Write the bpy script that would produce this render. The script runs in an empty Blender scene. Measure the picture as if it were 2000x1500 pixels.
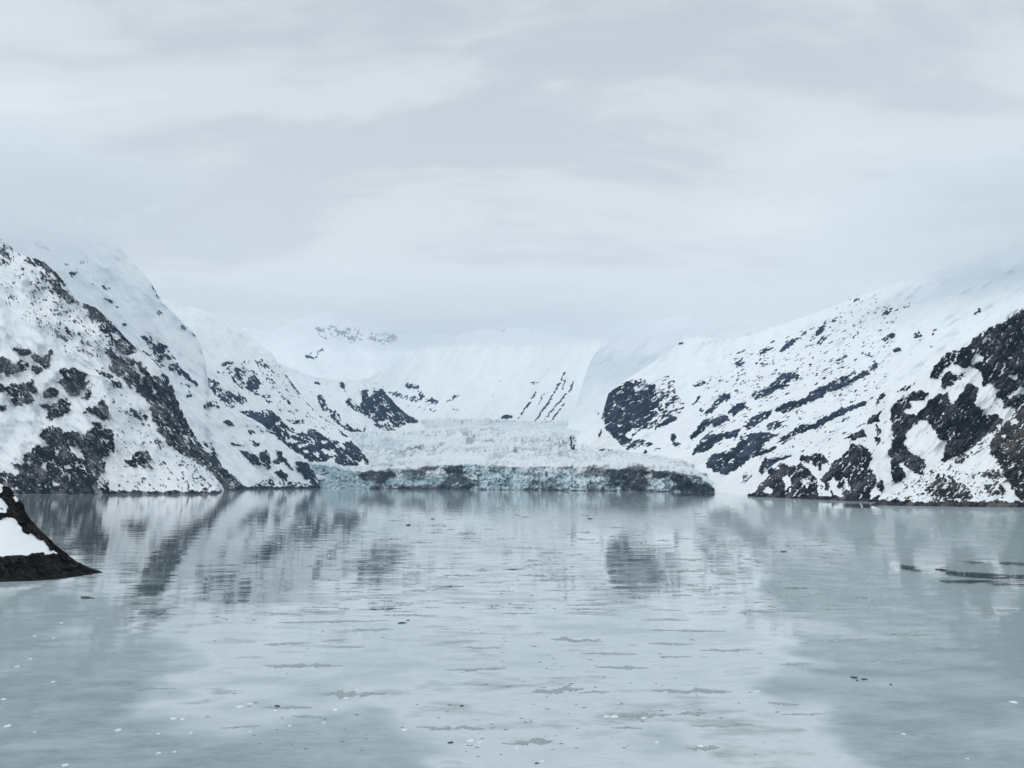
import bpy, math, random
import numpy as np
from mathutils import Vector

# ------------------------------------------------------------------ camera
PITCH = math.atan(185.0 / 1500.0)      # horizon sits 185 px under the middle of the 2000 px wide frame
CAM_H = 40.0                           # deck of a ship
FPX = 1500.0
scene = bpy.context.scene
cam_data = bpy.data.cameras.new('camera')
cam_data.sensor_width = 36.0
cam_data.lens = 36.0 * FPX / 2000.0
cam_data.clip_start = 1.0
cam_data.clip_end = 60000.0
camera = bpy.data.objects.new('camera', cam_data)
scene.collection.objects.link(camera)
camera.location = (0, 0, CAM_H)
camera.rotation_euler = (math.pi / 2 + PITCH, 0, 0)
scene.camera = camera

# ------------------------------------------------------------------ sky, sun, exposure
SUN_EL, SUN_AZ = math.radians(42), math.radians(238)     # azimuth clockwise from +Y: behind the ship, to the left
world = bpy.data.worlds.new('World')
scene.world = world
world.use_nodes = True
wn, wl = world.node_tree.nodes, world.node_tree.links
wn.clear()
w_out = wn.new('ShaderNodeOutputWorld')
w_bg = wn.new('ShaderNodeBackground')
w_bg.inputs['Strength'].default_value = 0.1
sky = wn.new('ShaderNodeTexSky')
sky.sky_type = 'NISHITA'
sky.sun_disc = False
sky.sun_elevation = SUN_EL
sky.sun_rotation = SUN_AZ
tc = wn.new('ShaderNodeTexCoord')
sep = wn.new('ShaderNodeSeparateXYZ')
wl.new(tc.outputs['Generated'], sep.inputs[0])

def wmath(op, a, b=None, clamp=False):
    n = wn.new('ShaderNodeMath'); n.operation = op; n.use_clamp = clamp
    for i, v in enumerate((a, b)):
        if v is None:
            continue
        if isinstance(v, (int, float)):
            n.inputs[i].default_value = v
        else:
            wl.new(v, n.inputs[i])
    return n.outputs[0]

zc = wmath('MAXIMUM', sep.outputs['Z'], 0.0)
zz = wmath('ADD', zc, 0.30)
cu = wmath('DIVIDE', sep.outputs['X'], zz)
cv = wmath('DIVIDE', sep.outputs['Y'], zz)
cmb = wn.new('ShaderNodeCombineXYZ')
wl.new(cu, cmb.inputs[0]); wl.new(cv, cmb.inputs[1])

def wnoise(scale, detail, rough, dist, sx, sy, off, rotz=0.0):
    m = wn.new('ShaderNodeMapping')
    m.inputs['Location'].default_value = off
    m.inputs['Rotation'].default_value = (0, 0, rotz)
    m.inputs['Scale'].default_value = (sx, sy, 1)
    wl.new(cmb.outputs[0], m.inputs['Vector'])
    n = wn.new('ShaderNodeTexNoise')
    n.inputs['Scale'].default_value = scale
    n.inputs['Detail'].default_value = detail
    n.inputs['Roughness'].default_value = rough
    n.inputs['Distortion'].default_value = dist
    wl.new(m.outputs[0], n.inputs['Vector'])
    return n.outputs['Fac']

n1 = wnoise(0.95, 4, 0.5, 0.4, 0.75, 1.6, (3.1, 1.7, 0), 0.18)
n2 = wnoise(2.6, 5, 0.52, 0.5, 0.6, 1.7, (7.3, 4.2, 0), 0.16)
n3 = wnoise(7.0, 5, 0.55, 0.3, 0.7, 1.4, (1.3, 9.2, 0), 0.1)
nn = wmath('ADD', wmath('MULTIPLY', n1, 0.40), wmath('ADD', wmath('MULTIPLY', n2, 0.42), wmath('MULTIPLY', n3, 0.18)))
ramp = wn.new('ShaderNodeValToRGB')
cr = ramp.color_ramp
cr.interpolation = 'EASE'
cr.elements[0].position = 0.40; cr.elements[0].color = (0.57, 0.617, 0.675, 1)
cr.elements[1].position = 0.60; cr.elements[1].color = (0.81, 0.86, 0.89, 1)
e = cr.elements.new(0.49); e.color = (0.705, 0.76, 0.80, 1)
wl.new(nn, ramp.inputs[0])
# an overcast sky brightens softly down to the pale band over the ice field
hz = wmath('SUBTRACT', 1.0, wmath('DIVIDE', zc, 0.58), True)
hz = wmath('MULTIPLY', hz, 0.85)
mixh = wn.new('ShaderNodeMix'); mixh.data_type = 'RGBA'
wl.new(hz, mixh.inputs[0]); wl.new(ramp.outputs[0], mixh.inputs[6])
mixh.inputs[7].default_value = (0.86, 0.90, 0.925, 1)
scl = wn.new('ShaderNodeMix'); scl.data_type = 'RGBA'; scl.blend_type = 'MULTIPLY'
scl.inputs[0].default_value = 1.0
wl.new(mixh.outputs[2], scl.inputs[6]); scl.inputs[7].default_value = (10, 10, 10, 1)
mixs = wn.new('ShaderNodeMix'); mixs.data_type = 'RGBA'
mixs.inputs[0].default_value = 0.97          # cloud cover: little of the blue gets through
wl.new(sky.outputs[0], mixs.inputs[6]); wl.new(scl.outputs[2], mixs.inputs[7])
wl.new(mixs.outputs[2], w_bg.inputs['Color'])
wl.new(w_bg.outputs[0], w_out.inputs[0])

sun_data = bpy.data.lights.new('sun', 'SUN')
sun_data.energy = 1.1
sun_data.angle = math.radians(70)
sun_data.color = (1.0, 0.97, 0.93)
sun = bpy.data.objects.new('sun', sun_data)
scene.collection.objects.link(sun)
sdir = Vector((math.sin(SUN_AZ) * math.cos(SUN_EL), math.cos(SUN_AZ) * math.cos(SUN_EL), math.sin(SUN_EL)))
sun.rotation_euler = sdir.to_track_quat('Z', 'Y').to_euler()

vs = scene.view_settings
vs.view_transform = 'Standard'
vs.look = 'None'
vs.exposure = 0.0
vs.gamma = 1.0
vs.use_curve_mapping = False
scene.cycles.volume_bounces = 5
scene.cycles.max_bounces = 8

# ------------------------------------------------------------------ helpers
COL = scene.collection
CP, SP = math.cos(PITCH), math.sin(PITCH)
HOR = 750 + FPX * math.tan(PITCH)

def at(px, py, D):
    """point seen in photo pixel (px,py) at forward distance D (metres north of the ship)"""
    px = np.asarray(px, float); py = np.asarray(py, float); D = np.asarray(D, float)
    a = (px - 1000.0) / FPX
    b = (750.0 - py) / FPX
    s = D / (CP - b * SP)
    return np.stack([a * s, D, CAM_H + (SP + b * CP) * s], -1)

def water_D(py):
    b = (750.0 - np.asarray(py, float)) / FPX
    return -CAM_H * (CP - b * SP) / (SP + b * CP)

def project(P):
    x, y, z = P[..., 0], P[..., 1], P[..., 2] - CAM_H
    f = y * CP + z * SP
    u = -y * SP + z * CP
    return 1000 + FPX * x / f, 750 - FPX * u / f

def _hash(ix, iy, seed):
    h = (ix.astype(np.int64) * 374761393 + iy.astype(np.int64) * 668265263 + seed * 974634777) & 0xffffffff
    h = ((h ^ (h >> 13)) * 1274126177) & 0xffffffff
    return h ^ (h >> 16)

def perlin(x, y, seed=0):
    x0 = np.floor(x); y0 = np.floor(y)
    fx = x - x0; fy = y - y0
    x0 = x0.astype(np.int64); y0 = y0.astype(np.int64)
    ux = fx * fx * fx * (fx * (fx * 6 - 15) + 10)
    uy = fy * fy * fy * (fy * (fy * 6 - 15) + 10)
    r = []
    for dx, dy in ((0, 0), (1, 0), (0, 1), (1, 1)):
        a = _hash(x0 + dx, y0 + dy, seed) * (2 * math.pi / 4294967296.0)
        r.append(np.cos(a) * (fx - dx) + np.sin(a) * (fy - dy))
    return (r[0] * (1 - ux) + r[1] * ux) * (1 - uy) + (r[2] * (1 - ux) + r[3] * ux) * uy

def fbm(x, y, octaves=4, seed=0, gain=0.5, lac=2.03):
    s = np.zeros(np.shape(x)); a = 1.0; n = 0.0
    for o in range(octaves):
        s += a * perlin(x, y, seed + o * 17)
        n += a * a
        a *= gain; x = x * lac + 3.7; y = y * lac + 1.9
    return s / math.sqrt(n) * 1.9         # about unit spread (sd ~0.55)

def ridged(x, y, octaves=4, seed=0, gain=0.55):
    s = np.zeros(np.shape(x)); a = 1.0; n = 0.0
    for o in range(octaves):
        s += a * (1 - 2.2 * np.abs(perlin(x, y, seed + o * 13)))
        n += a
        a *= gain; x = x * 2.07 + 5.1; y = y * 2.07 + 2.3
    return s / n

def worley(x, y, seed=0):
    """nearest jittered cell: distance, gap to the second, random tone and a random tilted plane per cell"""
    ix = np.floor(x).astype(np.int64); iy = np.floor(y).astype(np.int64)
    f1 = np.full(np.shape(x), 9.0); f2 = f1.copy()
    tone = np.zeros(np.shape(x)); plane = tone.copy()
    for dx in (-1, 0, 1):
        for dy in (-1, 0, 1):
            h = _hash(ix + dx, iy + dy, seed)
            cx = ix + dx + (h & 1023) / 1024.0; cy = iy + dy + ((h >> 10) & 1023) / 1024.0
            ex, ey = x - cx, y - cy
            d = np.sqrt(ex * ex + ey * ey)
            h2 = _hash(ix + dx, iy + dy, seed + 77)
            gx = (h2 & 1023) / 512.0 - 1; gy = ((h2 >> 10) & 1023) / 512.0 - 1; t = ((h2 >> 20) & 1023) / 1023.0
            near = d < f1
            f2 = np.where(near, f1, np.minimum(f2, d))
            tone = np.where(near, t, tone)
            plane = np.where(near, gx * ex + gy * ey + 0.6 * (t - 0.5), plane)
            f1 = np.where(near, d, f1)
    return f1, f2 - f1, tone, plane

def uniform(n, sd=0.55):
    return 0.5 * (1 + np.tanh(0.85 * n / sd))

def sstep(a, b, x):
    t = np.clip((x - a) / (b - a), 0, 1)
    return t * t * (3 - 2 * t)

class Map:
    """a cover map: polygons with a density each, softened a little"""
    def __init__(self, base=0.0, x0=-300, x1=2300, y0=300, y1=1560):
        self.x0, self.y0 = x0, y0
        self.a = np.full((y1 - y0, x1 - x0), float(base))
    def poly(self, pts, p):
        pts = np.array(pts, float)
        xs, ys = pts[:, 0] - self.x0, pts[:, 1] - self.y0
        x2, y2 = np.roll(xs, -1), np.roll(ys, -1)
        H, W = self.a.shape
        for r in range(max(0, int(ys.min())), min(H, int(ys.max()) + 2)):
            yc = r + 0.5
            m = (ys <= yc) != (y2 <= yc)
            if not m.any():
                continue
            c = np.sort(xs[m] + (yc - ys[m]) / (y2[m] - ys[m]) * (x2[m] - xs[m]))
            for k in range(0, len(c) - 1, 2):
                i0, i1 = max(0, int(round(c[k]))), min(W, int(round(c[k + 1])))
                if i1 > i0:
                    self.a[r, i0:i1] = p
    def line(self, pts, w, p):
        for (xa, ya), (xb, yb) in zip(pts[:-1], pts[1:]):
            l = math.hypot(xb - xa, yb - ya) or 1
            nx, ny = -(yb - ya) / l * w / 2, (xb - xa) / l * w / 2
            self.poly([(xa + nx, ya + ny), (xb + nx, yb + ny), (xb - nx, yb - ny), (xa - nx, ya - ny)], p)
    def blur(self, r, n=2):
        a = self.a
        for _ in range(n):
            for ax in (0, 1):
                pad = [(0, 0), (0, 0)]; pad[ax] = (r + 1, r)
                c = np.cumsum(np.pad(a, pad, mode='edge'), axis=ax)
                k = 2 * r + 1
                a = (np.take(c, range(k, c.shape[ax]), ax) - np.take(c, range(0, c.shape[ax] - k), ax)) / k
        self.a = a
    def get(self, px, py):
        H, W = self.a.shape
        x = np.clip(px - self.x0 - 0.5, 0, W - 1.001); y = np.clip(py - self.y0 - 0.5, 0, H - 1.001)
        i = x.astype(int); j = y.astype(int); fx = x - i; fy = y - j
        a = self.a
        return (a[j, i] * (1 - fx) + a[j, i + 1] * fx) * (1 - fy) + (a[j + 1, i] * (1 - fx) + a[j + 1, i + 1] * fx) * fy

def mesh_obj(name, verts, faces, mat, parent=None, attrs=None, smooth=True):
    verts = np.asarray(verts, np.float32).reshape(-1, 3)
    faces = np.asarray(faces, np.int32)
    k = faces.shape[1]
    me = bpy.data.meshes.new(name)
    me.vertices.add(len(verts)); me.vertices.foreach_set('co', verts.ravel())
    me.loops.add(faces.size); me.loops.foreach_set('vertex_index', faces.ravel())
    me.polygons.add(len(faces))
    me.polygons.foreach_set('loop_start', np.arange(0, faces.size, k, dtype=np.int32))
    me.polygons.foreach_set('use_smooth', np.full(len(faces), smooth))
    me.update(calc_edges=True)
    for an, av in (attrs or {}).items():
        at_ = me.attributes.new(an, 'FLOAT', 'POINT')
        at_.data.foreach_set('value', np.asarray(av, np.float32).ravel())
    me.materials.append(mat)
    o = bpy.data.objects.new(name, me)
    COL.objects.link(o)
    if parent is not None:
        o.parent = parent
    return o

def sub_mesh(name, V, F, sel, mat, parent=None, attrs=None, smooth=True):
    f = F[sel]
    used, inv = np.unique(f, return_inverse=True)
    return mesh_obj(name, V[used], inv.reshape(f.shape), mat, parent, {k: a[used] for k, a in (attrs or {}).items()}, smooth)

def tag(o, label=None, cat=None, group=None, kind=None):
    if label: o['label'] = label
    if cat: o['category'] = cat
    if group: o['group'] = group
    if kind: o['kind'] = kind
    return o

def grid_faces(nv, nu):
    i = np.arange(nv * nu).reshape(nv, nu)
    return np.stack([i[:-1, :-1], i[:-1, 1:], i[1:, 1:], i[1:, :-1]], -1).reshape(-1, 4)

def components(mask):
    """4-connected labels of a 2D bool mask (union-find over rows)"""
    H, W = mask.shape
    lab = np.zeros((H, W), np.int32)
    par = [0]
    def find(a):
        while par[a] != a:
            par[a] = par[par[a]]; a = par[a]
        return a
    prev = []
    for r in range(H):
        m = np.concatenate(([0], mask[r].astype(np.int8), [0]))
        dd = np.diff(m)
        st, en = np.flatnonzero(dd == 1), np.flatnonzero(dd == -1)
        cur = []; k = 0
        for a, b in zip(st, en):
            l = 0
            while k < len(prev) and prev[k][1] <= a:
                k += 1
            q = k
            while q < len(prev) and prev[q][0] < b:
                t = find(prev[q][2])
                if l == 0: l = t
                elif t != l:
                    par[max(t, l)] = min(t, l); l = min(t, l)
                q += 1
            if l == 0:
                l = len(par); par.append(l)
            lab[r, a:b] = l
            cur.append((a, b, l))
        prev = cur
    root = np.array([find(a) for a in range(len(par))])
    return root[lab]

# ------------------------------------------------------------------ materials
def new_mat(name):
    m = bpy.data.materials.new(name)
    m.use_nodes = True
    nt = m.node_tree
    b = nt.nodes['Principled BSDF']
    return m, nt, b

def N(nt, t, **kw):
    n = nt.nodes.new(t)
    for k, v in kw.items():
        if k in n.inputs: n.inputs[k].default_value = v
        else: setattr(n, k, v)
    return n

def mixc(nt, fac, a, b):
    n = nt.nodes.new('ShaderNodeMix'); n.data_type = 'RGBA'
    for s, v in ((0, fac), (6, a), (7, b)):
        if isinstance(v, (tuple, float, int)):
            n.inputs[s].default_value = v if not isinstance(v, tuple) else (*v, 1)
        else:
            nt.links.new(v, n.inputs[s])
    return n.outputs[2]

def noise_node(nt, scale, detail=4, rough=0.55, mapping=(1, 1, 1), rot=(0, 0, 0)):
    c = nt.nodes.new('ShaderNodeTexCoord')
    m = N(nt, 'ShaderNodeMapping'); m.inputs['Scale'].default_value = mapping; m.inputs['Rotation'].default_value = rot
    nt.links.new(c.outputs['Object'], m.inputs['Vector'])
    n = N(nt, 'ShaderNodeTexNoise', Scale=scale, Detail=detail, Roughness=rough)
    nt.links.new(m.outputs[0], n.inputs['Vector'])
    return n.outputs['Fac']

def ramp_node(nt, src, stops):
    r = nt.nodes.new('ShaderNodeValToRGB')
    while len(r.color_ramp.elements) < len(stops):
        r.color_ramp.elements.new(0.5)
    for e_, (p, c) in zip(r.color_ramp.elements, stops):
        e_.position = p
        e_.color = (*c, 1) if isinstance(c, tuple) else (c, c, c, 1)
    nt.links.new(src, r.inputs[0])
    return r.outputs[0]

def make_snow():
    m, nt, b = new_mat('snow')
    n = noise_node(nt, 0.012, 5, 0.6)
    c = ramp_node(nt, n, [(0.3, (0.80, 0.85, 0.885)), (0.7, (0.87, 0.895, 0.915))])
    a = N(nt, 'ShaderNodeAttribute', attribute_name='dirt')
    c2 = mixc(nt, a.outputs['Fac'], c, (0.55, 0.54, 0.55))
    nt.links.new(c2, b.inputs['Base Color'])
    b.inputs['Roughness'].default_value = 0.7
    b.inputs['Specular IOR Level'].default_value = 0.2
    nb = noise_node(nt, 0.10, 6, 0.62)
    bp = N(nt, 'ShaderNodeBump', Strength=0.25, Distance=3.0)
    nt.links.new(nb, bp.inputs['Height']); nt.links.new(bp.outputs[0], b.inputs['Normal'])
    return m

def make_rock(name, dark, mid, light, sc=1.0, tilt=0.6):
    m, nt, b = new_mat(name)
    n1_ = noise_node(nt, 0.016 * sc, 9, 0.72, (1, 0.5, 0.5), (0, tilt, 0))
    n2_ = noise_node(nt, 0.075 * sc, 6, 0.75, (1, 0.4, 0.28), (0, tilt, 0))
    mx = N(nt, 'ShaderNodeMath', operation='ADD')
    nt.links.new(n1_, mx.inputs[0]); nt.links.new(n2_, mx.inputs[1])
    mg = N(nt, 'ShaderNodeMath', operation='MULTIPLY'); mg.inputs[1].default_value = 0.30
    nt.links.new(mx.outputs[0], mg.inputs[0])
    ta = N(nt, 'ShaderNodeAttribute', attribute_name='tone')
    mh = N(nt, 'ShaderNodeMath', operation='MULTIPLY_ADD'); mh.inputs[1].default_value = 0.40
    nt.links.new(ta.outputs['Fac'], mh.inputs[0]); nt.links.new(mg.outputs[0], mh.inputs[2])
    c = ramp_node(nt, mh.outputs[0], [(0.38, dark), (0.50, mid), (0.66, light)])
    nt.links.new(c, b.inputs['Base Color'])
    b.inputs['Roughness'].default_value = 0.85
    b.inputs['Specular IOR Level'].default_value = 0.06
    nb = noise_node(nt, 0.16 * sc, 8, 0.72, (1, 1, 0.6))
    bp = N(nt, 'ShaderNodeBump', Strength=0.55, Distance=2.5 / sc)
    nt.links.new(nb, bp.inputs['Height']); nt.links.new(bp.outputs[0], b.inputs['Normal'])
    return m

M_SNOW = make_snow()
M_ROCK_L = make_rock('rock_grey_left', (0.006, 0.006, 0.010), (0.034, 0.033, 0.041), (0.24, 0.232, 0.24), 1.0, -0.7)
M_ROCK = make_rock('rock_blue_grey', (0.004, 0.008, 0.020), (0.012, 0.019, 0.040), (0.052, 0.066, 0.105), 1.0, -0.6)
M_ROCK_R3 = make_rock('rock_blue_grey_right', (0.004, 0.008, 0.020), (0.012, 0.019, 0.040), (0.052, 0.066, 0.105), 1.0, 0.7)
M_ROCK_R = make_rock('rock_dark_right', (0.004, 0.004, 0.007), (0.016, 0.015, 0.022), (0.11, 0.105, 0.118), 1.3, 0.7)
M_ROCK_BR = make_rock('rock_brown_grey', (0.015, 0.015, 0.016), (0.048, 0.046, 0.046), (0.13, 0.125, 0.12), 2.2, 0.7)
M_ROCK_N = make_rock('rock_wet_brown', (0.002, 0.0018, 0.0018), (0.0065, 0.0055, 0.005), (0.028, 0.024, 0.021), 5.0)

# ------------------------------------------------------------------ mountains
def pl(points, x):
    p = np.array(points, float)
    return np.interp(x, p[:, 0], p[:, 1])

def mountain(name, label, bottom, crest, rocks, mat, du, dv, angle=35.0, seed=1, prof=1.0,
             relief=30.0, relief_px=70.0, k=11.0, spk=(9.0, 4.0), wob=3.5, back=500.0, base_p=0.03,
             rock_rough=9.0, back_rock=False, part_min=40, crest_noise=1.5, scatter=None, dirt=None, edge_blur=1, streak_amt=0.16):
    """bottom / crest: (px, py, D or None for the waterline).  The flank runs from the foot up and back to the crest,
    then down the far side.  Bedrock and snow are two surfaces; bedrock stands out of the snow where rock shows."""
    x0, x1 = max(bottom[0][0], crest[0][0]), min(bottom[-1][0], crest[-1][0])
    nu = int((x1 - x0) / du) + 1
    ux = np.linspace(x0, x1, nu)
    bot = [(a, b, float(water_D(b)) if d is None else d) for a, b, d in bottom]
    cre = [(a, b, float(water_D(b)) if d is None else d) for a, b, d in crest]
    by = pl([(a, b) for a, b, d in bot], ux); bD = pl([(a, d) for a, b, d in bot], ux)
    cy = pl([(a, b) for a, b, d in cre], ux); cD = pl([(a, d) for a, b, d in cre], ux)
    sm = np.ones(5) / 5
    cyp = np.convolve(np.pad(cy, 2, mode='edge'), sm, 'valid')
    cy = cyp + crest_noise * fbm(ux / 14.0, ux * 0 + seed, 4, seed) * np.clip((by - cy) / 30.0, 0, 1)
    cy = np.minimum(cy, by - 0.4)
    cD = np.maximum(cD, bD + 8)
    nv = int((by - cy).max() / dv) + 2
    v = np.linspace(0, 1, nv)[:, None]
    PX = np.broadcast_to(ux[None, :], (nv, nu))
    PY = by[None, :] * (1 - v) + cy[None, :] * v
    # depth follows a smooth crest line, so the ragged skyline does not comb ribs down the slope
    w_ = max(3, int(26 / du) | 1)
    soft = lambda q: np.convolve(np.pad(q, w_, mode='edge'), np.ones(2 * w_ + 1) / (2 * w_ + 1), 'valid')
    cys = np.minimum(soft(cyp), by - 2.0)
    cDs = soft(cD)
    vv = np.clip((by[None, :] - PY) / (by - cys)[None, :], 0, 1.25)
    cD = np.maximum(cDs, bD + 8)
    # slopes lean back: depth grows from foot to crest
    DD = bD[None, :] * (1 - vv) + cD[None, :] * vv
    ca, sa = math.cos(math.radians(angle)), math.sin(math.radians(angle))
    S = PX * ca + PY * sa          # down the strike
    T = -PX * sa + PY * ca
    fade = np.clip(np.minimum(v * 6, 1), 0, 1) * np.clip((by - cy)[None, :] / 40.0, 0, 1)
    DD = DD + fade * relief * (fbm(S / relief_px, T / (relief_px * 0.45), 3, seed + 3, 0.4) * 0.8
                               + 0.15 * fbm(S / (relief_px * 0.35), T / (relief_px * 0.13), 4, seed + 9))
    # cover map
    mp = Map(base_p)
    for item in rocks:
        if len(item) == 3:
            mp.line(item[0], item[1], item[2])
        else:
            mp.poly(item[0], item[1])
    mp.blur(edge_blur, 2)
    wx = wob * fbm(PX / 13.0, PY / 13.0, 4, seed + 21)
    wy = wob * fbm(PX / 13.0 + 40, PY / 13.0 + 7, 4, seed + 22)
    p = mp.get(PX + wx, PY + wy)
    nz = 0.66 * fbm(S / spk[0], T / spk[1], 4, seed + 31, 0.62) + 0.42 * fbm(S / (spk[0] * 3.2), T / (spk[1] * 2.6), 3, seed + 41)
    d = p - uniform(nz, 0.43)
    d = np.clip(d, -0.6, 0.8)
    # bedrock relief: joints and ribs running down the strike
    jx_, jy_ = 2.5 * fbm(PX / 9.0, PY / 9.0, 3, seed + 59), 2.5 * fbm(PX / 9.0 + 50, PY / 9.0, 3, seed + 60)
    f1a, ga, ta, pa = worley((S + jx_) / 26.0, (T + jy_) / 9.0, seed + 51)
    f1b, gb, tb, pb_ = worley((S + jx_) / 9.0, (T + jy_) / 3.8, seed + 53)
    rr = 1.5 * pa + 0.8 * pb_ - 0.35 * sstep(0.12, 0.0, ga) + 0.25 * ridged(PX / 9.0, PY / 11.0, 3, seed + 57)
    tone = np.clip(0.5 + 0.55 * (ta - 0.5) + 0.35 * (tb - 0.5) + 0.3 * fbm(S / 60.0, T / 30.0, 3, seed + 61), 0, 1)
    d = d - 0.22 * sstep(0.10, 0.0, ga) * uniform(fbm(PX / 20.0, PY / 20.0, 2, seed + 63))      # snow lodged in the joints
    if not back_rock:
        d = d - 0.75 * sstep(0.70, 0.92, ridged((S + 2 * jx_) / 55.0, (T + jy_) / 10.0, 3, seed + 65)) * uniform(fbm(S / 40.0, T / 25.0, 2, seed + 66) - 0.2)
    DR = DD - k * d - rock_rough * rr * sstep(0.02, 0.30, d) * np.clip(v * 8, 0.15, 1)
    ok_face = lambda c, fn: fn(fn(c[:-1, :-1], c[:-1, 1:]), fn(c[1:, 1:], c[1:, :-1]))
    dmax, dmin = ok_face(d, np.maximum), ok_face(d, np.minimum)
    F = grid_faces(nv, nu)
    # snow sheet with the far side and the foot under water
    VS = at(PX, PY, DD)
    cr_ = VS[-1]
    rows = [VS]
    for f_, g_ in (((0.05, 0.30), (0.3, 0.8), (1.0, 1.1)) if back_rock else ((0.10, 0.06), (0.45, 0.35), (1.0, 1.0))):
        q = cr_.copy()
        q[:, 1] += back * f_
        q[:, 0] += back * f_ * cr_[:, 0] / np.maximum(cr_[:, 1], 1)
        q[:, 2] = cr_[:, 2] * (1 - g_) - 5 * g_
        rows.append(q[None])
    ft = VS[0].copy(); ft[:, 2] -= 15; ft[:, 1] += 1
    VA = np.concatenate([ft[None]] + rows, 0)
    FA = grid_faces(VA.shape[0], nu)
    keep = np.ones((VA.shape[0] - 1, nu - 1), bool)
    keep[1:nv, :] = dmin < 0.16
    if back_rock:
        keep[nv:, :] = False
    dirt_v = np.zeros(VA.shape[:2])
    dirt_v[1:nv + 1] = streak_amt * uniform(fbm(S / 70.0, T / 5.0, 4, seed + 79)) * uniform(fbm(PX / 60.0, PY / 60.0, 2, seed + 80))
    if dirt is not None:
        dm = Map(0.0)
        for pts, p_ in dirt:
            dm.poly(pts, p_)
        dm.blur(5, 2)
        dv_ = dm.get(PX, PY) * uniform(fbm(S / 40.0, T / 5.0, 4, seed + 77))
        dirt_v[1:nv + 1] += dv_
    snow = sub_mesh(name, VA.reshape(-1, 3), FA, np.flatnonzero(keep.ravel()), M_SNOW, None, {'dirt': dirt_v.ravel()})
    tag(snow, label, 'mountain', None, 'structure')
    # rock outcrops: every patch that can be picked apart is a part
    VR = at(PX, PY, DR).reshape(-1, 3)
    lab = components(dmax > -0.03)
    ids, cnt = np.unique(lab[lab > 0], return_counts=True)
    order = np.argsort(-cnt)
    flat = lab.ravel()
    if back_rock:
        bsel = np.zeros(keep.shape, bool); bsel[nv:, :] = True; bsel[0, :] = True
        sub_mesh('far_side', VA.reshape(-1, 3), FA, np.flatnonzero(bsel.ravel()), mat, snow, {'tone': np.full(VA.shape[0] * nu, 0.35)})
    small = []
    idx_sorted = np.argsort(flat, kind='stable')
    bounds = np.searchsorted(flat[idx_sorted], ids)
    ends = np.searchsorted(flat[idx_sorted], ids, side='right')
    for n_, q in enumerate(order):
        sel = idx_sorted[bounds[q]:ends[q]]
        if cnt[q] * du * dv >= part_min and n_ < 60:
            sub_mesh('rock_outcrop', VR, F, sel, mat, snow, {'tone': tone.ravel()})
        elif cnt[q] >= 2:
            small.append(sel)
    if small:
        o = sub_mesh('small_rocks', VR, F, np.concatenate(small), mat, snow, {'tone': tone.ravel()})
        o['kind'] = 'stuff'
    return snow

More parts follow.
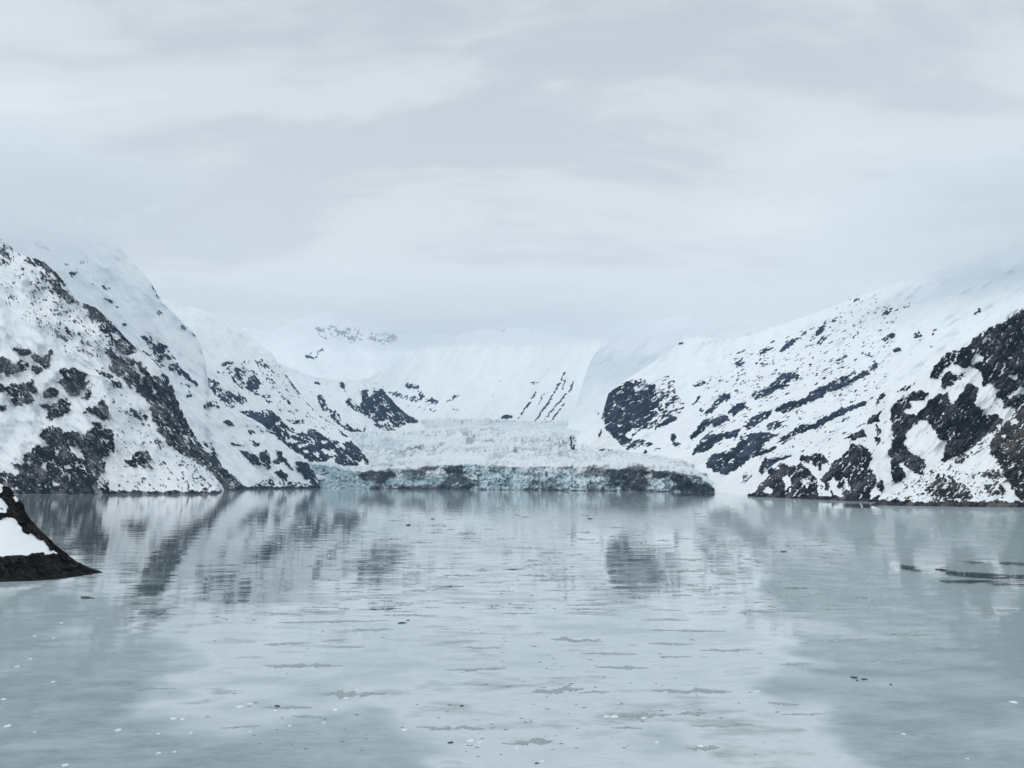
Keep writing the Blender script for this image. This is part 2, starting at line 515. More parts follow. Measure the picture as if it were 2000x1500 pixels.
# --- left front: speckled spur with the dark cliff band running down to the water
L1_rocks = [
    ([(0, 470), (28, 490), (70, 510), (110, 560), (200, 640), (262, 720), (250, 770), (300, 850), (420, 940), (430, 964), (220, 964), (240, 900), (190, 800), (210, 740), (120, 690), (80, 640), (0, 600)], 0.17),
    ([(60, 540), (110, 560), (200, 640), (250, 710), (240, 750), (190, 700), (120, 670), (40, 610)], 0.27),
    ([(-150, 470), (0, 465), (28, 490), (28, 512), (20, 520), (-150, 520)], 0.5),
    ([(48, 503), (70, 503), (95, 515), (108, 530), (115, 535), (125, 545), (130, 557), (125, 560), (115, 548), (110, 556), (100, 545), (80, 520), (58, 518), (48, 515)], 0.88),
    ([(75, 530), (95, 535), (112, 545), (122, 562), (140, 575), (158, 592), (150, 598), (135, 592), (118, 578), (105, 565), (85, 545)], 0.85),
    ([(72, 545), (90, 540), (100, 560), (115, 575), (110, 580), (90, 565), (76, 560)], 0.5),
    ([(160, 587), (172, 585), (176, 595), (190, 600), (207, 622), (212, 628), (205, 632), (195, 634), (185, 628), (172, 612), (162, 600)], 0.95),
    ([(178, 612), (200, 630), (222, 628), (240, 648), (250, 660), (262, 678), (273, 684), (265, 688), (255, 692), (246, 696), (238, 690), (225, 680), (212, 672), (204, 655), (190, 630)], 0.80),
    ([(218, 652), (228, 648), (236, 654), (230, 662), (220, 661)], 0.1),
    ([(205, 680), (225, 690), (245, 700), (262, 702), (280, 712), (300, 735), (318, 730), (330, 738), (338, 756), (350, 790), (366, 824), (384, 856), (400, 880), (420, 885), (436, 912), (458, 931), (482, 956), (440, 958), (420, 940), (400, 912), (380, 903), (360, 891), (328, 867), (312, 847), (300, 822), (290, 793), (280, 773), (250, 752), (232, 735), (222, 718), (214, 698)], 0.93),
    ([(262, 712), (275, 722), (290, 735), (282, 738), (266, 724)], 0.45),
    ([(275, 800), (300, 830), (285, 835), (262, 812), (235, 806), (232, 800), (255, 800)], 0.5),
    ([(222, 700), (236, 705), (240, 720), (250, 735), (232, 738), (215, 722)], 0.9),
    ([(218, 742), (232, 742), (238, 755), (236, 762), (228, 758)], 0.95),
    ([(198, 725), (222, 735), (218, 740), (205, 738), (188, 728)], 0.85),
    ([(-150, 690), (0, 700), (8, 695), (18, 702), (30, 712), (40, 702), (52, 705), (58, 712), (50, 722), (35, 728), (18, 732), (5, 730), (0, 735), (-150, 730)], 0.95),
    ([(24, 682), (30, 678), (45, 680), (58, 678), (60, 690), (45, 695), (30, 690)], 0.95),
    ([(58, 696), (68, 690), (78, 698), (90, 692), (100, 683), (103, 690), (98, 705), (95, 718), (85, 720), (78, 712), (66, 706)], 0.95),
    ([(62, 716), (75, 714), (86, 720), (80, 728), (70, 730), (62, 724)], 0.95),
    ([(115, 726), (125, 720), (135, 724), (140, 718), (152, 722), (165, 726), (172, 735), (176, 745), (165, 760), (155, 770), (145, 773), (135, 768), (125, 760), (115, 750), (112, 745), (120, 738), (116, 732)], 0.99),
    ([(165, 738), (171, 735), (175, 740), (171, 746), (165, 745)], 0.05),
    ([(172, 755), (180, 752), (181, 768), (175, 775), (168, 782), (162, 776), (170, 765)], 0.9),
    ([(-150, 740), (0, 750), (15, 755), (22, 748), (35, 750), (55, 745), (64, 738), (66, 750), (72, 762), (65, 770), (66, 785), (55, 790), (40, 792), (28, 795), (18, 785), (28, 775), (15, 768), (0, 765), (-150, 770)], 0.93),
    ([(-40, 790), (0, 790), (12, 792), (14, 800), (0, 803)], 0.9),
    ([(86, 762), (95, 759), (106, 758), (112, 765), (118, 772), (105, 778), (92, 778), (82, 774)], 0.92),
    ([(95, 790), (110, 782), (130, 778), (137, 790), (138, 802), (128, 808), (115, 818), (100, 820), (88, 816), (90, 808), (98, 800), (78, 795), (76, 788)], 0.92),
    ([(160, 806), (175, 795), (185, 795), (195, 798), (190, 785), (200, 780), (208, 785), (210, 800), (213, 820), (205, 822), (192, 812), (178, 808)], 0.95),
    ([(82, 838), (100, 830), (115, 835), (125, 846), (140, 840), (155, 845), (162, 850), (170, 842), (180, 828), (190, 824), (205, 830), (218, 838), (224, 848), (218, 852), (222, 862), (226, 875), (222, 885), (208, 892), (200, 888), (205, 900), (206, 915), (200, 925), (210, 935), (213, 945), (213, 962), (180, 966), (-150, 968), (-150, 930), (18, 922), (30, 930), (38, 920), (20, 905), (40, 908), (45, 890), (60, 880), (75, 868), (85, 872), (95, 872), (85, 860), (78, 850)], 0.90),
    ([(82, 908), (88, 904), (88, 912), (78, 917)], 0.05),
    ([(100, 938), (106, 938), (116, 946), (110, 950), (102, 945)], 0.05),
    ([(135, 872), (150, 870), (158, 880), (165, 890), (168, 902), (155, 895), (140, 880)], 0.15),
    ([(122, 910), (135, 908), (140, 915), (128, 918)], 0.05),
    ([(188, 936), (200, 928), (212, 930), (205, 945), (190, 955)], 0.25),
    ([(-150, 945), (10, 945), (35, 955), (30, 962), (-150, 966)], 0.4),
    ([(262, 885), (270, 880), (292, 880), (293, 890), (290, 900), (275, 908), (262, 902), (250, 906), (240, 900), (256, 896)], 0.9),
    ([(240, 908), (255, 912), (252, 902), (275, 906), (300, 911), (320, 902), (335, 908), (330, 915), (300, 915), (270, 913), (245, 914)], 0.75),
    ([(280, 862), (310, 858), (312, 864), (285, 866), (268, 870)], 0.6),
    ([(345, 908), (352, 903), (361, 905), (355, 912), (345, 913)], 0.75),
    ([(300, 905), (400, 915), (440, 952), (430, 963), (310, 962)], 0.16),
    ([(352, 895), (380, 905), (400, 915), (420, 942), (431, 963), (352, 963)], 0.30),
    ([(30, 959), (213, 958), (300, 960), (431, 959.5), (482, 952), (482, 972), (-150, 972), (-150, 961)], 1.7),
]
mountain('mountain_left_front', 'speckled snowy spur at left with dark cliff band down to the water',
         [(-180, 968, None), (0, 966, None), (200, 965.5, None), (425, 965, None), (436, 958, None), (482, 955.5, None)],
         [(-180, 400, 2650), (-80, 428, 2600), (0, 462, 2520), (28, 490, 2480), (50, 501, 2470), (82, 508, 2450), (112, 535, 2430), (130, 555, 2420), (147, 586, 2400), (187, 600, 2380), (208, 620, 2380), (235, 648, 2400), (252, 666, 2420), (274, 683, 2440), (300, 705, 2460), (330, 738, 2480), (340, 760, 2500), (352, 792, 2520), (368, 828, 2560), (386, 858, 2620), (415, 882, 2700), (436, 912, 2760), (462, 932, 2850), (482, 955, 2950)],
         L1_rocks, M_ROCK_L, 1.15, 1.15, angle=48, seed=11, relief=38, spk=(8, 3.6), wob=3.0, base_p=0.05, crest_noise=2.0,
         dirt=[([(205, 850), (240, 860), (280, 960), (190, 964), (200, 925)], 0.35), ([(0, 800), (70, 800), (90, 870), (0, 880)], 0.12)])

# --- the snow peak behind it
L2_rocks = [
    ([(60, 440), (240, 490), (320, 592), (380, 660), (300, 660), (200, 590), (110, 530)], 0.035),
    ([(45, 448), (62, 455), (75, 470), (95, 480), (115, 495), (100, 492), (70, 482), (55, 465)], 0.40),
    ([(60, 470), (80, 478), (98, 488), (85, 490), (66, 480)], 0.5),
    ([(115, 515), (150, 510), (170, 500), (178, 505), (160, 520), (140, 522)], 0.35),
    ([(133, 534), (150, 523), (150, 532), (140, 540)], 0.6),
    ([(174, 548), (190, 556), (205, 552), (222, 564), (215, 570), (195, 560), (180, 556)], 0.5),
    ([(204, 582), (218, 586), (221, 594), (212, 590)], 0.95), ([(222, 592), (240, 605), (225, 600)], 0.4),
    ([(296, 552), (308, 570), (318, 590), (312, 588), (300, 565)], 0.65),
    ([(306, 610), (315, 606), (318, 612), (310, 614)], 0.6),
    ([(240, 632), (246, 629), (248, 640), (240, 638)], 0.9),
    ([(352, 636), (362, 632), (368, 642), (358, 644)], 0.6), ([(372, 646), (384, 658), (378, 655)], 0.6),
    ([(274, 655), (285, 652), (300, 660), (312, 668), (325, 675), (335, 690), (346, 704), (335, 701), (318, 703), (305, 692), (290, 675)], 0.80),
    ([(275, 685), (292, 690), (300, 688), (315, 698), (322, 716), (315, 724), (300, 722), (285, 712)], 0.72),
    ([(328, 712), (345, 708), (352, 720), (365, 728), (375, 742), (388, 750), (382, 754), (362, 740), (345, 727), (332, 722)], 0.88),
    ([(350, 748), (358, 746), (356, 752)], 0.9), ([(364, 748), (374, 752), (372, 757), (365, 754)], 0.9),
    ([(364, 765), (373, 764), (374, 775), (366, 776)], 0.95),
    ([(397, 792), (410, 785), (418, 780), (430, 790), (428, 798), (415, 795), (400, 797)], 0.8),
    ([(435, 822), (445, 820), (455, 828), (463, 833), (452, 832), (442, 830)], 0.9),
    ([(479, 829), (485, 836), (497, 845), (498, 850), (488, 845)], 0.9),
    ([(500, 832), (522, 838), (524, 850), (512, 850)], 0.3),
    ([(373, 802), (384, 812), (378, 812)], 0.7),
    ([(450, 860), (462, 866), (475, 868), (482, 862), (480, 872), (465, 872), (452, 868)], 0.7),
    ([(487, 858), (505, 862), (512, 868), (500, 874), (488, 868)], 0.7),
    ([(468, 879), (482, 882), (495, 888), (505, 898), (510, 908), (500, 910), (485, 900), (475, 890)], 0.96),
    ([(505, 885), (515, 882), (520, 875), (526, 890), (528, 905), (526, 918), (518, 915), (510, 905)], 0.9),
    ([(538, 878), (548, 882), (558, 895), (568, 908), (575, 920), (568, 916), (555, 902), (542, 888)], 0.98),
    ([(532, 895), (545, 892), (558, 902), (548, 908), (535, 905)], 0.85),
    ([(536, 922), (550, 920), (562, 926), (560, 938), (548, 935)], 0.97),
    ([(572, 902), (590, 902), (600, 903), (612, 916), (619, 935), (626, 953), (612, 951), (600, 940), (590, 928), (578, 915)], 0.99),
    ([(525, 932), (560, 938), (600, 945), (623, 953), (530, 957), (478, 956)], 0.50),
    ([(398, 862), (412, 866), (422, 880), (432, 900), (425, 898), (412, 880), (402, 875)], 0.65),
    ([(478, 951.5), (560, 951.5), (626, 950), (626, 960), (478, 961)], 1.7),
]
mountain('mountain_left_peak', 'white snow peak behind the speckled left spur, its dark toe touching the glacier',
         [(-180, 962, 2950), (300, 960, 2950), (430, 958, 2950), (484, 955.3, None), (560, 954.6, None), (626, 953.8, None)],
         [(-180, 360, 3900), (60, 395, 3800), (160, 420, 3700), (215, 455, 3650), (250, 502, 3600), (276, 530, 3560), (296, 554, 3540), (318, 592, 3500), (360, 632, 3470), (386, 660, 3450), (400, 700, 3430), (404, 730, 3420), (410, 770, 3400), (432, 795, 3390), (458, 799, 3380), (502, 823, 3370), (519, 835, 3360), (528, 848, 3360), (561, 871, 3360), (600, 903, 3360), (612, 918, 3350), (619, 935, 3330), (626, 953, 3300)],
         L2_rocks, M_ROCK, 1.3, 1.3, angle=45, seed=23, relief=40, spk=(8, 3.4), wob=2.2, base_p=0.03, crest_noise=1.0)

# --- snow dome whose mottled flank ends in the dark nose above the glacier
L3_rocks = [
    ([(420, 700), (540, 700), (640, 815), (680, 850), (600, 850), (520, 790), (430, 760)], 0.16),
    ([(431, 712), (440, 706), (455, 704), (468, 708), (455, 710), (440, 714)], 0.85),
    ([(402, 735), (415, 738), (430, 752), (440, 765), (465, 766), (480, 776), (484, 785), (462, 792), (455, 799), (440, 792), (428, 782), (415, 765), (402, 750)], 0.66),
    ([(440, 720), (452, 716), (470, 722), (490, 719), (500, 726), (507, 742), (511, 752), (498, 758), (505, 768), (520, 770), (531, 773), (520, 777), (500, 770), (485, 762), (470, 758), (460, 748), (450, 735)], 0.62),
    ([(485, 735), (498, 733), (508, 748), (505, 758), (490, 755), (482, 745)], 0.9),
    ([(480, 728), (493, 726), (497, 732), (484, 734)], 0.05),
    ([(498, 706), (512, 704), (522, 712), (532, 722), (548, 735), (540, 732), (525, 722), (512, 715)], 0.75),
    ([(510, 725), (540, 735), (552, 755), (535, 765), (515, 745)], 0.30),
    ([(553, 718), (558, 728), (565, 745), (575, 740), (588, 760), (598, 780), (612, 795), (625, 806), (640, 813), (660, 822), (667, 832), (655, 831), (630, 817), (610, 802), (595, 784), (580, 764), (568, 754), (560, 740)], 0.72),
    ([(543, 765), (555, 775), (565, 785), (571, 794), (560, 788), (548, 776)], 0.75),
    ([(519, 782), (532, 784), (534, 789), (522, 790)], 0.75),
    ([(463, 806), (480, 801), (500, 804), (520, 799), (535, 804), (548, 817), (562, 832), (580, 845), (598, 845), (603, 837), (625, 844), (640, 855), (655, 860), (665, 868), (685, 861), (697, 869), (703, 879), (713, 887), (723, 908), (715, 909), (706, 902), (696, 914), (680, 914), (660, 908), (640, 906), (625, 907), (605, 904), (590, 893), (570, 878), (555, 870), (540, 852), (526, 848), (512, 834), (490, 821), (470, 813)], 0.95),
    ([(558, 855), (575, 858), (585, 862), (572, 866), (560, 862)], 0.1), ([(575, 870), (600, 866), (605, 870), (585, 874)], 0.1),
    ([(592, 878), (603, 880), (600, 886), (594, 884)], 0.1), ([(625, 860), (640, 862), (635, 868), (626, 868)], 0.1),
    ([(560, 842), (575, 846), (580, 850), (565, 850)], 0.1), ([(628, 877), (650, 879), (655, 889), (635, 888)], 0.25),
    ([(640, 895), (652, 893), (655, 902), (640, 903)], 0.1), ([(535, 824), (548, 826), (545, 830), (536, 829)], 0.1),
    ([(655, 868), (672, 870), (668, 875), (656, 873)], 0.1), ([(700, 905), (710, 897), (714, 908), (704, 916)], 0.1),
    ([(615, 885), (625, 882), (622, 892), (615, 890)], 0.2), ([(580, 850), (595, 852), (590, 858)], 0.2),
    ([(560, 818), (575, 820), (590, 820), (596, 826), (580, 828), (566, 825)], 0.85),
    ([(628, 820), (642, 822), (635, 824)], 0.6), ([(663, 840), (672, 846), (680, 853), (672, 853)], 0.92),
]
mountain('mountain_left_dome', 'rounded snow dome with mottled flank and black nose standing over the glacier',
         [(300, 930, 3450), (480, 935, 3450), (624, 930, 3330), (700, 930, 3250), (730, 926, 3250)],
         [(300, 578, 4700), (345, 590, 4650), (400, 607, 4600), (440, 624, 4550), (478, 647, 4500), (500, 667, 4450), (530, 690, 4400), (545, 712, 4380), (570, 747, 4350), (600, 787, 4300), (625, 812, 4200), (650, 828, 4050), (677, 850, 3850), (698, 866, 3680), (712, 886, 3540), (723, 906, 3430), (730, 920, 3350)],
         L3_rocks, M_ROCK, 1.25, 1.25, angle=45, seed=37, relief=45, spk=(7, 3.0), wob=2.0, base_p=0.015, crest_noise=0.8)

# --- further spur with the dark triangular crag
L4_rocks = [
    ([(610, 745), (620, 742), (628, 748), (622, 752), (612, 750)], 0.8), ([(663, 748), (670, 744), (677, 756), (668, 758)], 0.8),
    ([(618, 772), (628, 772), (636, 782), (636, 792), (645, 800), (660, 808), (668, 820), (660, 820), (645, 810), (630, 800), (622, 788)], 0.75),
    ([(640, 810), (655, 800), (665, 812), (665, 825), (680, 830), (690, 838), (705, 840), (715, 832), (712, 845), (698, 852), (685, 846), (670, 835), (655, 825)], 0.82),
    ([(672, 785), (685, 778), (695, 790), (705, 798), (712, 808), (700, 806), (685, 798)], 0.75),
    ([(707, 763), (715, 760), (722, 775), (732, 770), (745, 756), (752, 765), (765, 778), (780, 795), (795, 808), (812, 818), (820, 823), (812, 828), (798, 827), (790, 832), (782, 835), (770, 833), (760, 822), (745, 821), (735, 824), (720, 817), (708, 807), (705, 790)], 0.94),
    ([(730, 828), (745, 823), (760, 827), (770, 833), (774, 844), (755, 842), (740, 838)], 0.8),
    ([(738, 824), (752, 823), (754, 828), (742, 829)], 0.05),
    ([(728, 755), (733, 755), (738, 772), (731, 772)], 0.7),
    ([(600, 760), (720, 750), (740, 800), (640, 830)], 0.10),
]
L4_rocks = [L4_rocks[-1]] + L4_rocks[:-1]
mountain('mountain_left_far_spur', 'far left spur with dark triangular crag beside the upper glacier',
         [(520, 880, 4300), (640, 872, 4350), (760, 862, 4500), (830, 850, 4650)],
         [(520, 700, 5200), (580, 724, 5150), (610, 735, 5100), (640, 741, 5100), (700, 745, 5050), (722, 747, 5030), (745, 753, 5000), (756, 767, 4980), (770, 787, 4950), (790, 805, 4900), (812, 818, 4880), (822, 826, 4860), (830, 832, 4850)],
         L4_rocks, M_ROCK, 1.3, 1.3, angle=50, seed=41, relief=40, relief_px=50, spk=(6, 2.8), wob=1.8, base_p=0.02, crest_noise=0.8)

# --- snow mass at the head of the glacier
def streak(*pts):
    return (list(pts), 3.2, 0.95)
C2_rocks = [
    ([(700, 745), (860, 760), (1000, 745), (1010, 810), (880, 815), (780, 800)], 0.05),
    ([(720, 747), (738, 750), (756, 757), (740, 756)], 0.9),
    ([(783, 752), (800, 748), (818, 752), (820, 760), (800, 760)], 0.75),
    ([(755, 763), (775, 766), (795, 774), (815, 775), (826, 782), (810, 786), (785, 779), (765, 772)], 0.7),
    ([(815, 763), (825, 763), (831, 778), (820, 780)], 0.8), ([(830, 780), (845, 778), (858, 785), (850, 792), (835, 790)], 0.6),
    ([(838, 798), (855, 800), (850, 806), (840, 804)], 0.6), ([(790, 788), (830, 795), (828, 802), (795, 796)], 0.3),
    ([(972, 815), (985, 811), (1000, 809), (1004, 815), (990, 819)], 0.85),
    ([(870, 786), (880, 775), (900, 767), (906, 769), (890, 779), (875, 789)], 0.7),
    ([(1023, 750), (1035, 746), (1058, 744), (1040, 753)], 0.65), ([(880, 795), (905, 800), (890, 805)], 0.4),
    ([(975, 745), (980, 742), (980, 748)], 0.8), ([(765, 702), (775, 700), (772, 706)], 0.7),
    streak((1011, 820), (1024, 800), (1038, 782), (1048, 764)), streak((1045, 823), (1060, 802), (1074, 782), (1088, 758), (1104, 728)),
    streak((1062, 822), (1080, 800), (1100, 776), (1112, 762), (1121, 744)), streak((1076, 823), (1090, 802), (1104, 784)),
    streak((1030, 795), (1036, 786)), streak((1052, 790), (1060, 775), (1068, 766)), streak((1096, 760), (1106, 738)),
    ([(1180, 640), (1190, 638), (1188, 646), (1178, 646)], 0.1),
    ([(960, 642), (1010, 640), (1008, 648), (972, 649)], 0.35),
]
mountain('mountain_head_of_glacier', 'broad white snow mass at the head of the glacier with thin gully streaks',
         [(640, 850, 5300), (900, 845, 5600), (1130, 846, 5600), (1660, 846, 5500)],
         [(640, 742, 6000), (700, 742, 6050), (722, 738, 6200), (760, 713, 6600), (800, 689, 7000), (850, 666, 7300), (920, 648, 7500), (980, 632, 7600), (1030, 618, 7600), (1080, 630, 7600), (1140, 645, 7500), (1260, 632, 7400), (1340, 612, 7400), (1450, 640, 7400), (1660, 630, 7400)],
         C2_rocks, M_ROCK, 1.5, 1.5, angle=-55, seed=53, relief=20, relief_px=60, k=9, spk=(5, 2.4), wob=1.2, base_p=0.012, crest_noise=0.8, rock_rough=3)

# --- rock wall fading in cloud far left of centre
C1_rocks = [
    ([(610, 640), (650, 634), (690, 640), (720, 646), (775, 650), (778, 668), (750, 674), (715, 664), (690, 670), (660, 664), (625, 662)], 0.52),
    ([(590, 700), (600, 688), (630, 676), (645, 684), (615, 702)], 0.32),
    ([(560, 700), (570, 698), (566, 706)], 0.5),
]
mountain('mountain_far_back', 'far snow ridge with a faint rock wall fading into cloud',
         [(430, 800, 7600), (860, 800, 7800)],
         [(430, 655, 9400), (480, 640, 9400), (530, 645, 9400), (580, 622, 9300), (640, 606, 9300), (690, 618, 9300), (740, 612, 9300), (790, 632, 9300), (860, 655, 9300)],
         C1_rocks, M_ROCK, 1.6, 1.6, angle=20, seed=61, relief=40, relief_px=60, spk=(6, 5), wob=2, base_p=0.01)

# --- rounded snow shoulder right of centre
mountain('mountain_snow_shoulder', 'smooth rounded snow shoulder behind the dark rock knob',
         [(1085, 852, 4700), (1260, 860, 4500), (1420, 850, 4400), (1600, 840, 4400)],
         [(1085, 849, 4720), (1105, 838, 4850), (1118, 815, 5000), (1130, 778, 5100), (1142, 735, 5200), (1158, 697, 5350), (1178, 670, 5450), (1205, 652, 5500), (1250, 660, 5500), (1290, 652, 5500), (1330, 640, 5500), (1450, 652, 5500), (1600, 640, 5500)],
         [([(1160, 805), (1175, 800), (1176, 812), (1160, 815)], 0.3)], M_ROCK, 1.6, 1.6, angle=-45, seed=67, relief=30, relief_px=60, spk=(6, 3), wob=1, base_p=0.008)

# --- the long right flank, dark knob at its left end, ribbons of rock across it
R3_rocks = [
    ([(1420, 690), (1560, 650), (1680, 570), (1760, 600), (1740, 700), (1720, 800), (1620, 900), (1480, 900), (1380, 860), (1360, 780)], 0.17),
    ([(1181, 800), (1186, 772), (1195, 762), (1215, 751), (1235, 741), (1255, 744), (1265, 752), (1280, 748), (1283, 765), (1285, 785), (1285, 800), (1275, 820), (1262, 835), (1245, 845), (1235, 858), (1225, 872), (1212, 868), (1200, 855), (1190, 845), (1181, 835), (1179, 820)], 0.87),
    ([(1232, 742), (1262, 742), (1268, 758), (1240, 765)], 0.6),
    ([(1222, 850), (1235, 836), (1240, 840), (1230, 860)], 0.1), ([(1205, 830), (1211, 829), (1210, 836)], 0.1),
    ([(1285, 760), (1297, 735), (1308, 732), (1318, 745), (1318, 765), (1330, 780), (1345, 795), (1320, 810), (1300, 815), (1285, 825), (1270, 840), (1262, 838), (1285, 800)], 0.52),
    ([(1278, 796), (1285, 796), (1290, 808), (1282, 805)], 0.05),
    ([(1280, 830), (1300, 818), (1325, 812), (1320, 822), (1298, 832), (1278, 838)], 0.92),
    ([(1232, 724), (1240, 712), (1255, 706), (1270, 703), (1262, 710), (1246, 716)], 0.6),
    ([(1283, 690), (1300, 676), (1318, 664), (1334, 660), (1334, 672), (1312, 680), (1296, 687)], 0.5),
    ([(1165, 810), (1178, 805), (1180, 820), (1168, 815)], 0.75), ([(1165, 850), (1175, 840), (1178, 848), (1168, 856)], 0.85),
    ([(1160, 880), (1178, 876), (1200, 877), (1198, 882), (1160, 883)], 0.9),
    ([(1210, 868), (1230, 864), (1250, 858), (1270, 862), (1279, 868), (1265, 872), (1245, 873), (1225, 879)], 0.62),
    ([(1252, 886), (1260, 877), (1268, 884), (1258, 888)], 0.9), ([(1277, 879), (1285, 872), (1291, 878)], 0.9),
    ([(1306, 857), (1315, 845), (1322, 850), (1322, 862), (1332, 870), (1320, 874), (1312, 860)], 0.85),
    ([(1350, 790), (1358, 778), (1368, 769), (1362, 785), (1352, 793)], 0.85),
    ([(1352, 751), (1370, 742), (1382, 748), (1388, 733), (1388, 748), (1375, 755), (1355, 755)], 0.75),
    ([(1375, 810), (1390, 792), (1400, 780), (1412, 767), (1427, 770), (1425, 780), (1405, 790), (1392, 805), (1378, 815)], 0.86),
    ([(1348, 852), (1362, 835), (1375, 820), (1392, 815), (1390, 825), (1378, 840), (1365, 850), (1350, 861)], 0.9),
    ([(1420, 805), (1440, 790), (1458, 782), (1455, 790), (1462, 797), (1445, 803), (1425, 811)], 0.86),
    ([(1390, 822), (1405, 811), (1420, 811), (1426, 820), (1405, 831), (1393, 831)], 0.86),
    ([(1350, 890), (1362, 868), (1378, 852), (1400, 847), (1425, 842), (1446, 837), (1440, 851), (1420, 856), (1400, 868), (1375, 881)], 0.94),
    ([(1378, 907), (1388, 890), (1405, 884), (1425, 880), (1440, 868), (1448, 854), (1470, 847), (1500, 844), (1522, 847), (1505, 859), (1485, 872), (1475, 887), (1465, 897), (1450, 907), (1440, 917), (1420, 927), (1400, 922), (1385, 914)], 0.94),
    ([(1455, 880), (1480, 877), (1517, 873), (1510, 882), (1480, 890), (1470, 898)], 0.82),
    ([(1485, 905), (1500, 895), (1530, 892), (1562, 888), (1545, 901), (1520, 911), (1505, 922), (1490, 934), (1484, 922)], 0.92),
    ([(1450, 925), (1462, 915), (1470, 930), (1455, 945), (1448, 945)], 0.6),
    ([(1512, 868), (1530, 850), (1548, 842), (1562, 843), (1550, 858), (1530, 865)], 0.7),
    ([(1548, 844), (1565, 829), (1590, 827), (1620, 808), (1650, 795), (1687, 783), (1692, 790), (1660, 804), (1630, 817), (1600, 832), (1575, 844), (1555, 848)], 0.95),
    ([(1512, 802), (1530, 788), (1545, 786), (1570, 778), (1590, 763), (1610, 753), (1640, 738), (1660, 730), (1690, 722), (1702, 729), (1675, 743), (1650, 754), (1620, 768), (1600, 778), (1575, 788), (1550, 798), (1530, 808)], 0.82),
    ([(1465, 772), (1480, 765), (1500, 756), (1515, 740), (1530, 729), (1557, 723), (1562, 735), (1535, 749), (1546, 756), (1520, 760), (1500, 772), (1475, 782)], 0.8),
    ([(1450, 832), (1470, 815), (1490, 804), (1512, 799), (1500, 816), (1475, 831), (1460, 843)], 0.72),
    ([(1495, 832), (1515, 824), (1532, 824), (1520, 836), (1500, 841)], 0.72),
    ([(1570, 732), (1600, 720), (1630, 703), (1660, 688), (1652, 712), (1620, 727), (1590, 742)], 0.36),
    ([(1600, 750), (1640, 725), (1680, 705), (1700, 690), (1690, 715), (1650, 735)], 0.25),
    ([(1433, 698), (1448, 694), (1457, 708), (1448, 723), (1436, 718)], 0.6), ([(1475, 710), (1500, 704), (1503, 712), (1480, 718)], 0.5),
    ([(1482, 686), (1500, 676), (1512, 678), (1500, 688), (1485, 692)], 0.5),
    ([(1522, 686), (1535, 670), (1552, 657), (1561, 660), (1545, 679), (1528, 689)], 0.8),
    ([(1562, 655), (1575, 645), (1580, 640), (1570, 655)], 0.6),
    ([(1580, 665), (1600, 640), (1615, 627), (1611, 640), (1595, 661)], 0.72), ([(1590, 673), (1605, 659), (1616, 661), (1600, 679)], 0.72),
    ([(1620, 625), (1640, 612), (1655, 605), (1640, 622), (1628, 632)], 0.45),
    ([(1720, 662), (1735, 652), (1752, 649), (1745, 661), (1728, 669)], 0.78), ([(1783, 656), (1792, 647), (1804, 650), (1800, 663), (1785, 661)], 0.75),
    ([(1818, 653), (1828, 641), (1833, 645), (1822, 656)], 0.85), ([(1742, 686), (1755, 677), (1761, 685), (1748, 691)], 0.85),
    ([(1695, 717), (1710, 709), (1720, 711), (1705, 727)], 0.78), ([(1678, 691), (1700, 689), (1695, 695)], 0.7),
    ([(1903, 612), (1913, 600), (1915, 610), (1907, 616)], 0.95),
    ([(1722, 612), (1730, 605), (1734, 612)], 0.8), ([(1815, 672), (1825, 682), (1818, 682)], 0.7),
    ([(1755, 600), (1790, 585), (1800, 590), (1770, 605)], 0.25), ([(1665, 590), (1675, 582), (1678, 585), (1668, 592)], 0.7),
]
R3_rocks = [(pts_, min(1.08, p_ + 0.12)) if p_ >= 0.68 else (pts_, p_) for pts_, p_ in R3_rocks]     # bands hang together
mountain('mountain_right_flank', 'long right snow flank with slanting rock ribbons and a dark knob at its end',
         [(1096, 893, 3480), (1200, 893, 3300), (1290, 905, 3000), (1350, 930, 2700), (1385, 958, 2350), (1420, 964, None), (1480, 969.5, None), (1720, 978, 1760), (2160, 984, 1700)],
         [(1096, 884, 3560), (1110, 868, 3640), (1125, 851, 3700), (1150, 836, 3760), (1172, 824, 3800), (1180, 798, 3820), (1186, 772, 3850), (1195, 760, 3880), (1215, 747, 3920), (1240, 731, 3980), (1275, 708, 4050), (1310, 685, 4100), (1335, 662, 4150), (1360, 658, 4150), (1400, 660, 4100), (1440, 660, 4080), (1480, 650, 4050), (1560, 622, 3950), (1620, 602, 3880), (1660, 584, 3850), (1720, 562, 3800), (1800, 538, 3700), (1900, 505, 3600), (2000, 470, 3500), (2160, 430, 3400)],
         R3_rocks, M_ROCK_R3, 1.2, 1.2, angle=-30, seed=71, relief=46, spk=(10, 3.2), wob=2.2, base_p=0.02, crest_noise=1.0,
         dirt=[([(1170, 850), (1195, 850), (1215, 880), (1150, 884)], 0.35), ([(1340, 905), (1380, 880), (1385, 900), (1350, 912)], 0.4), ([(1330, 820), (1350, 820), (1340, 870), (1325, 850)], 0.25)])

# --- small isolated rock at the glacier's side
mountain('rock_island_in_ice', 'small dark rock standing alone in the ice left of the knob',
         [(1108, 884, 3420), (1132, 886, 3420)],
         [(1108, 870, 3440), (1113, 852, 3450), (1118, 848, 3460), (1125, 850, 3460), (1128, 868, 3450), (1132, 880, 3440)],
         [([(1112, 848), (1125, 847), (1125, 868), (1130, 884), (1115, 884), (1112, 862)], 0.72)], M_ROCK, 1.0, 1.0, angle=80, seed=77, relief=4, spk=(5, 3), wob=1, base_p=0.05, back=60, part_min=20, crest_noise=0)

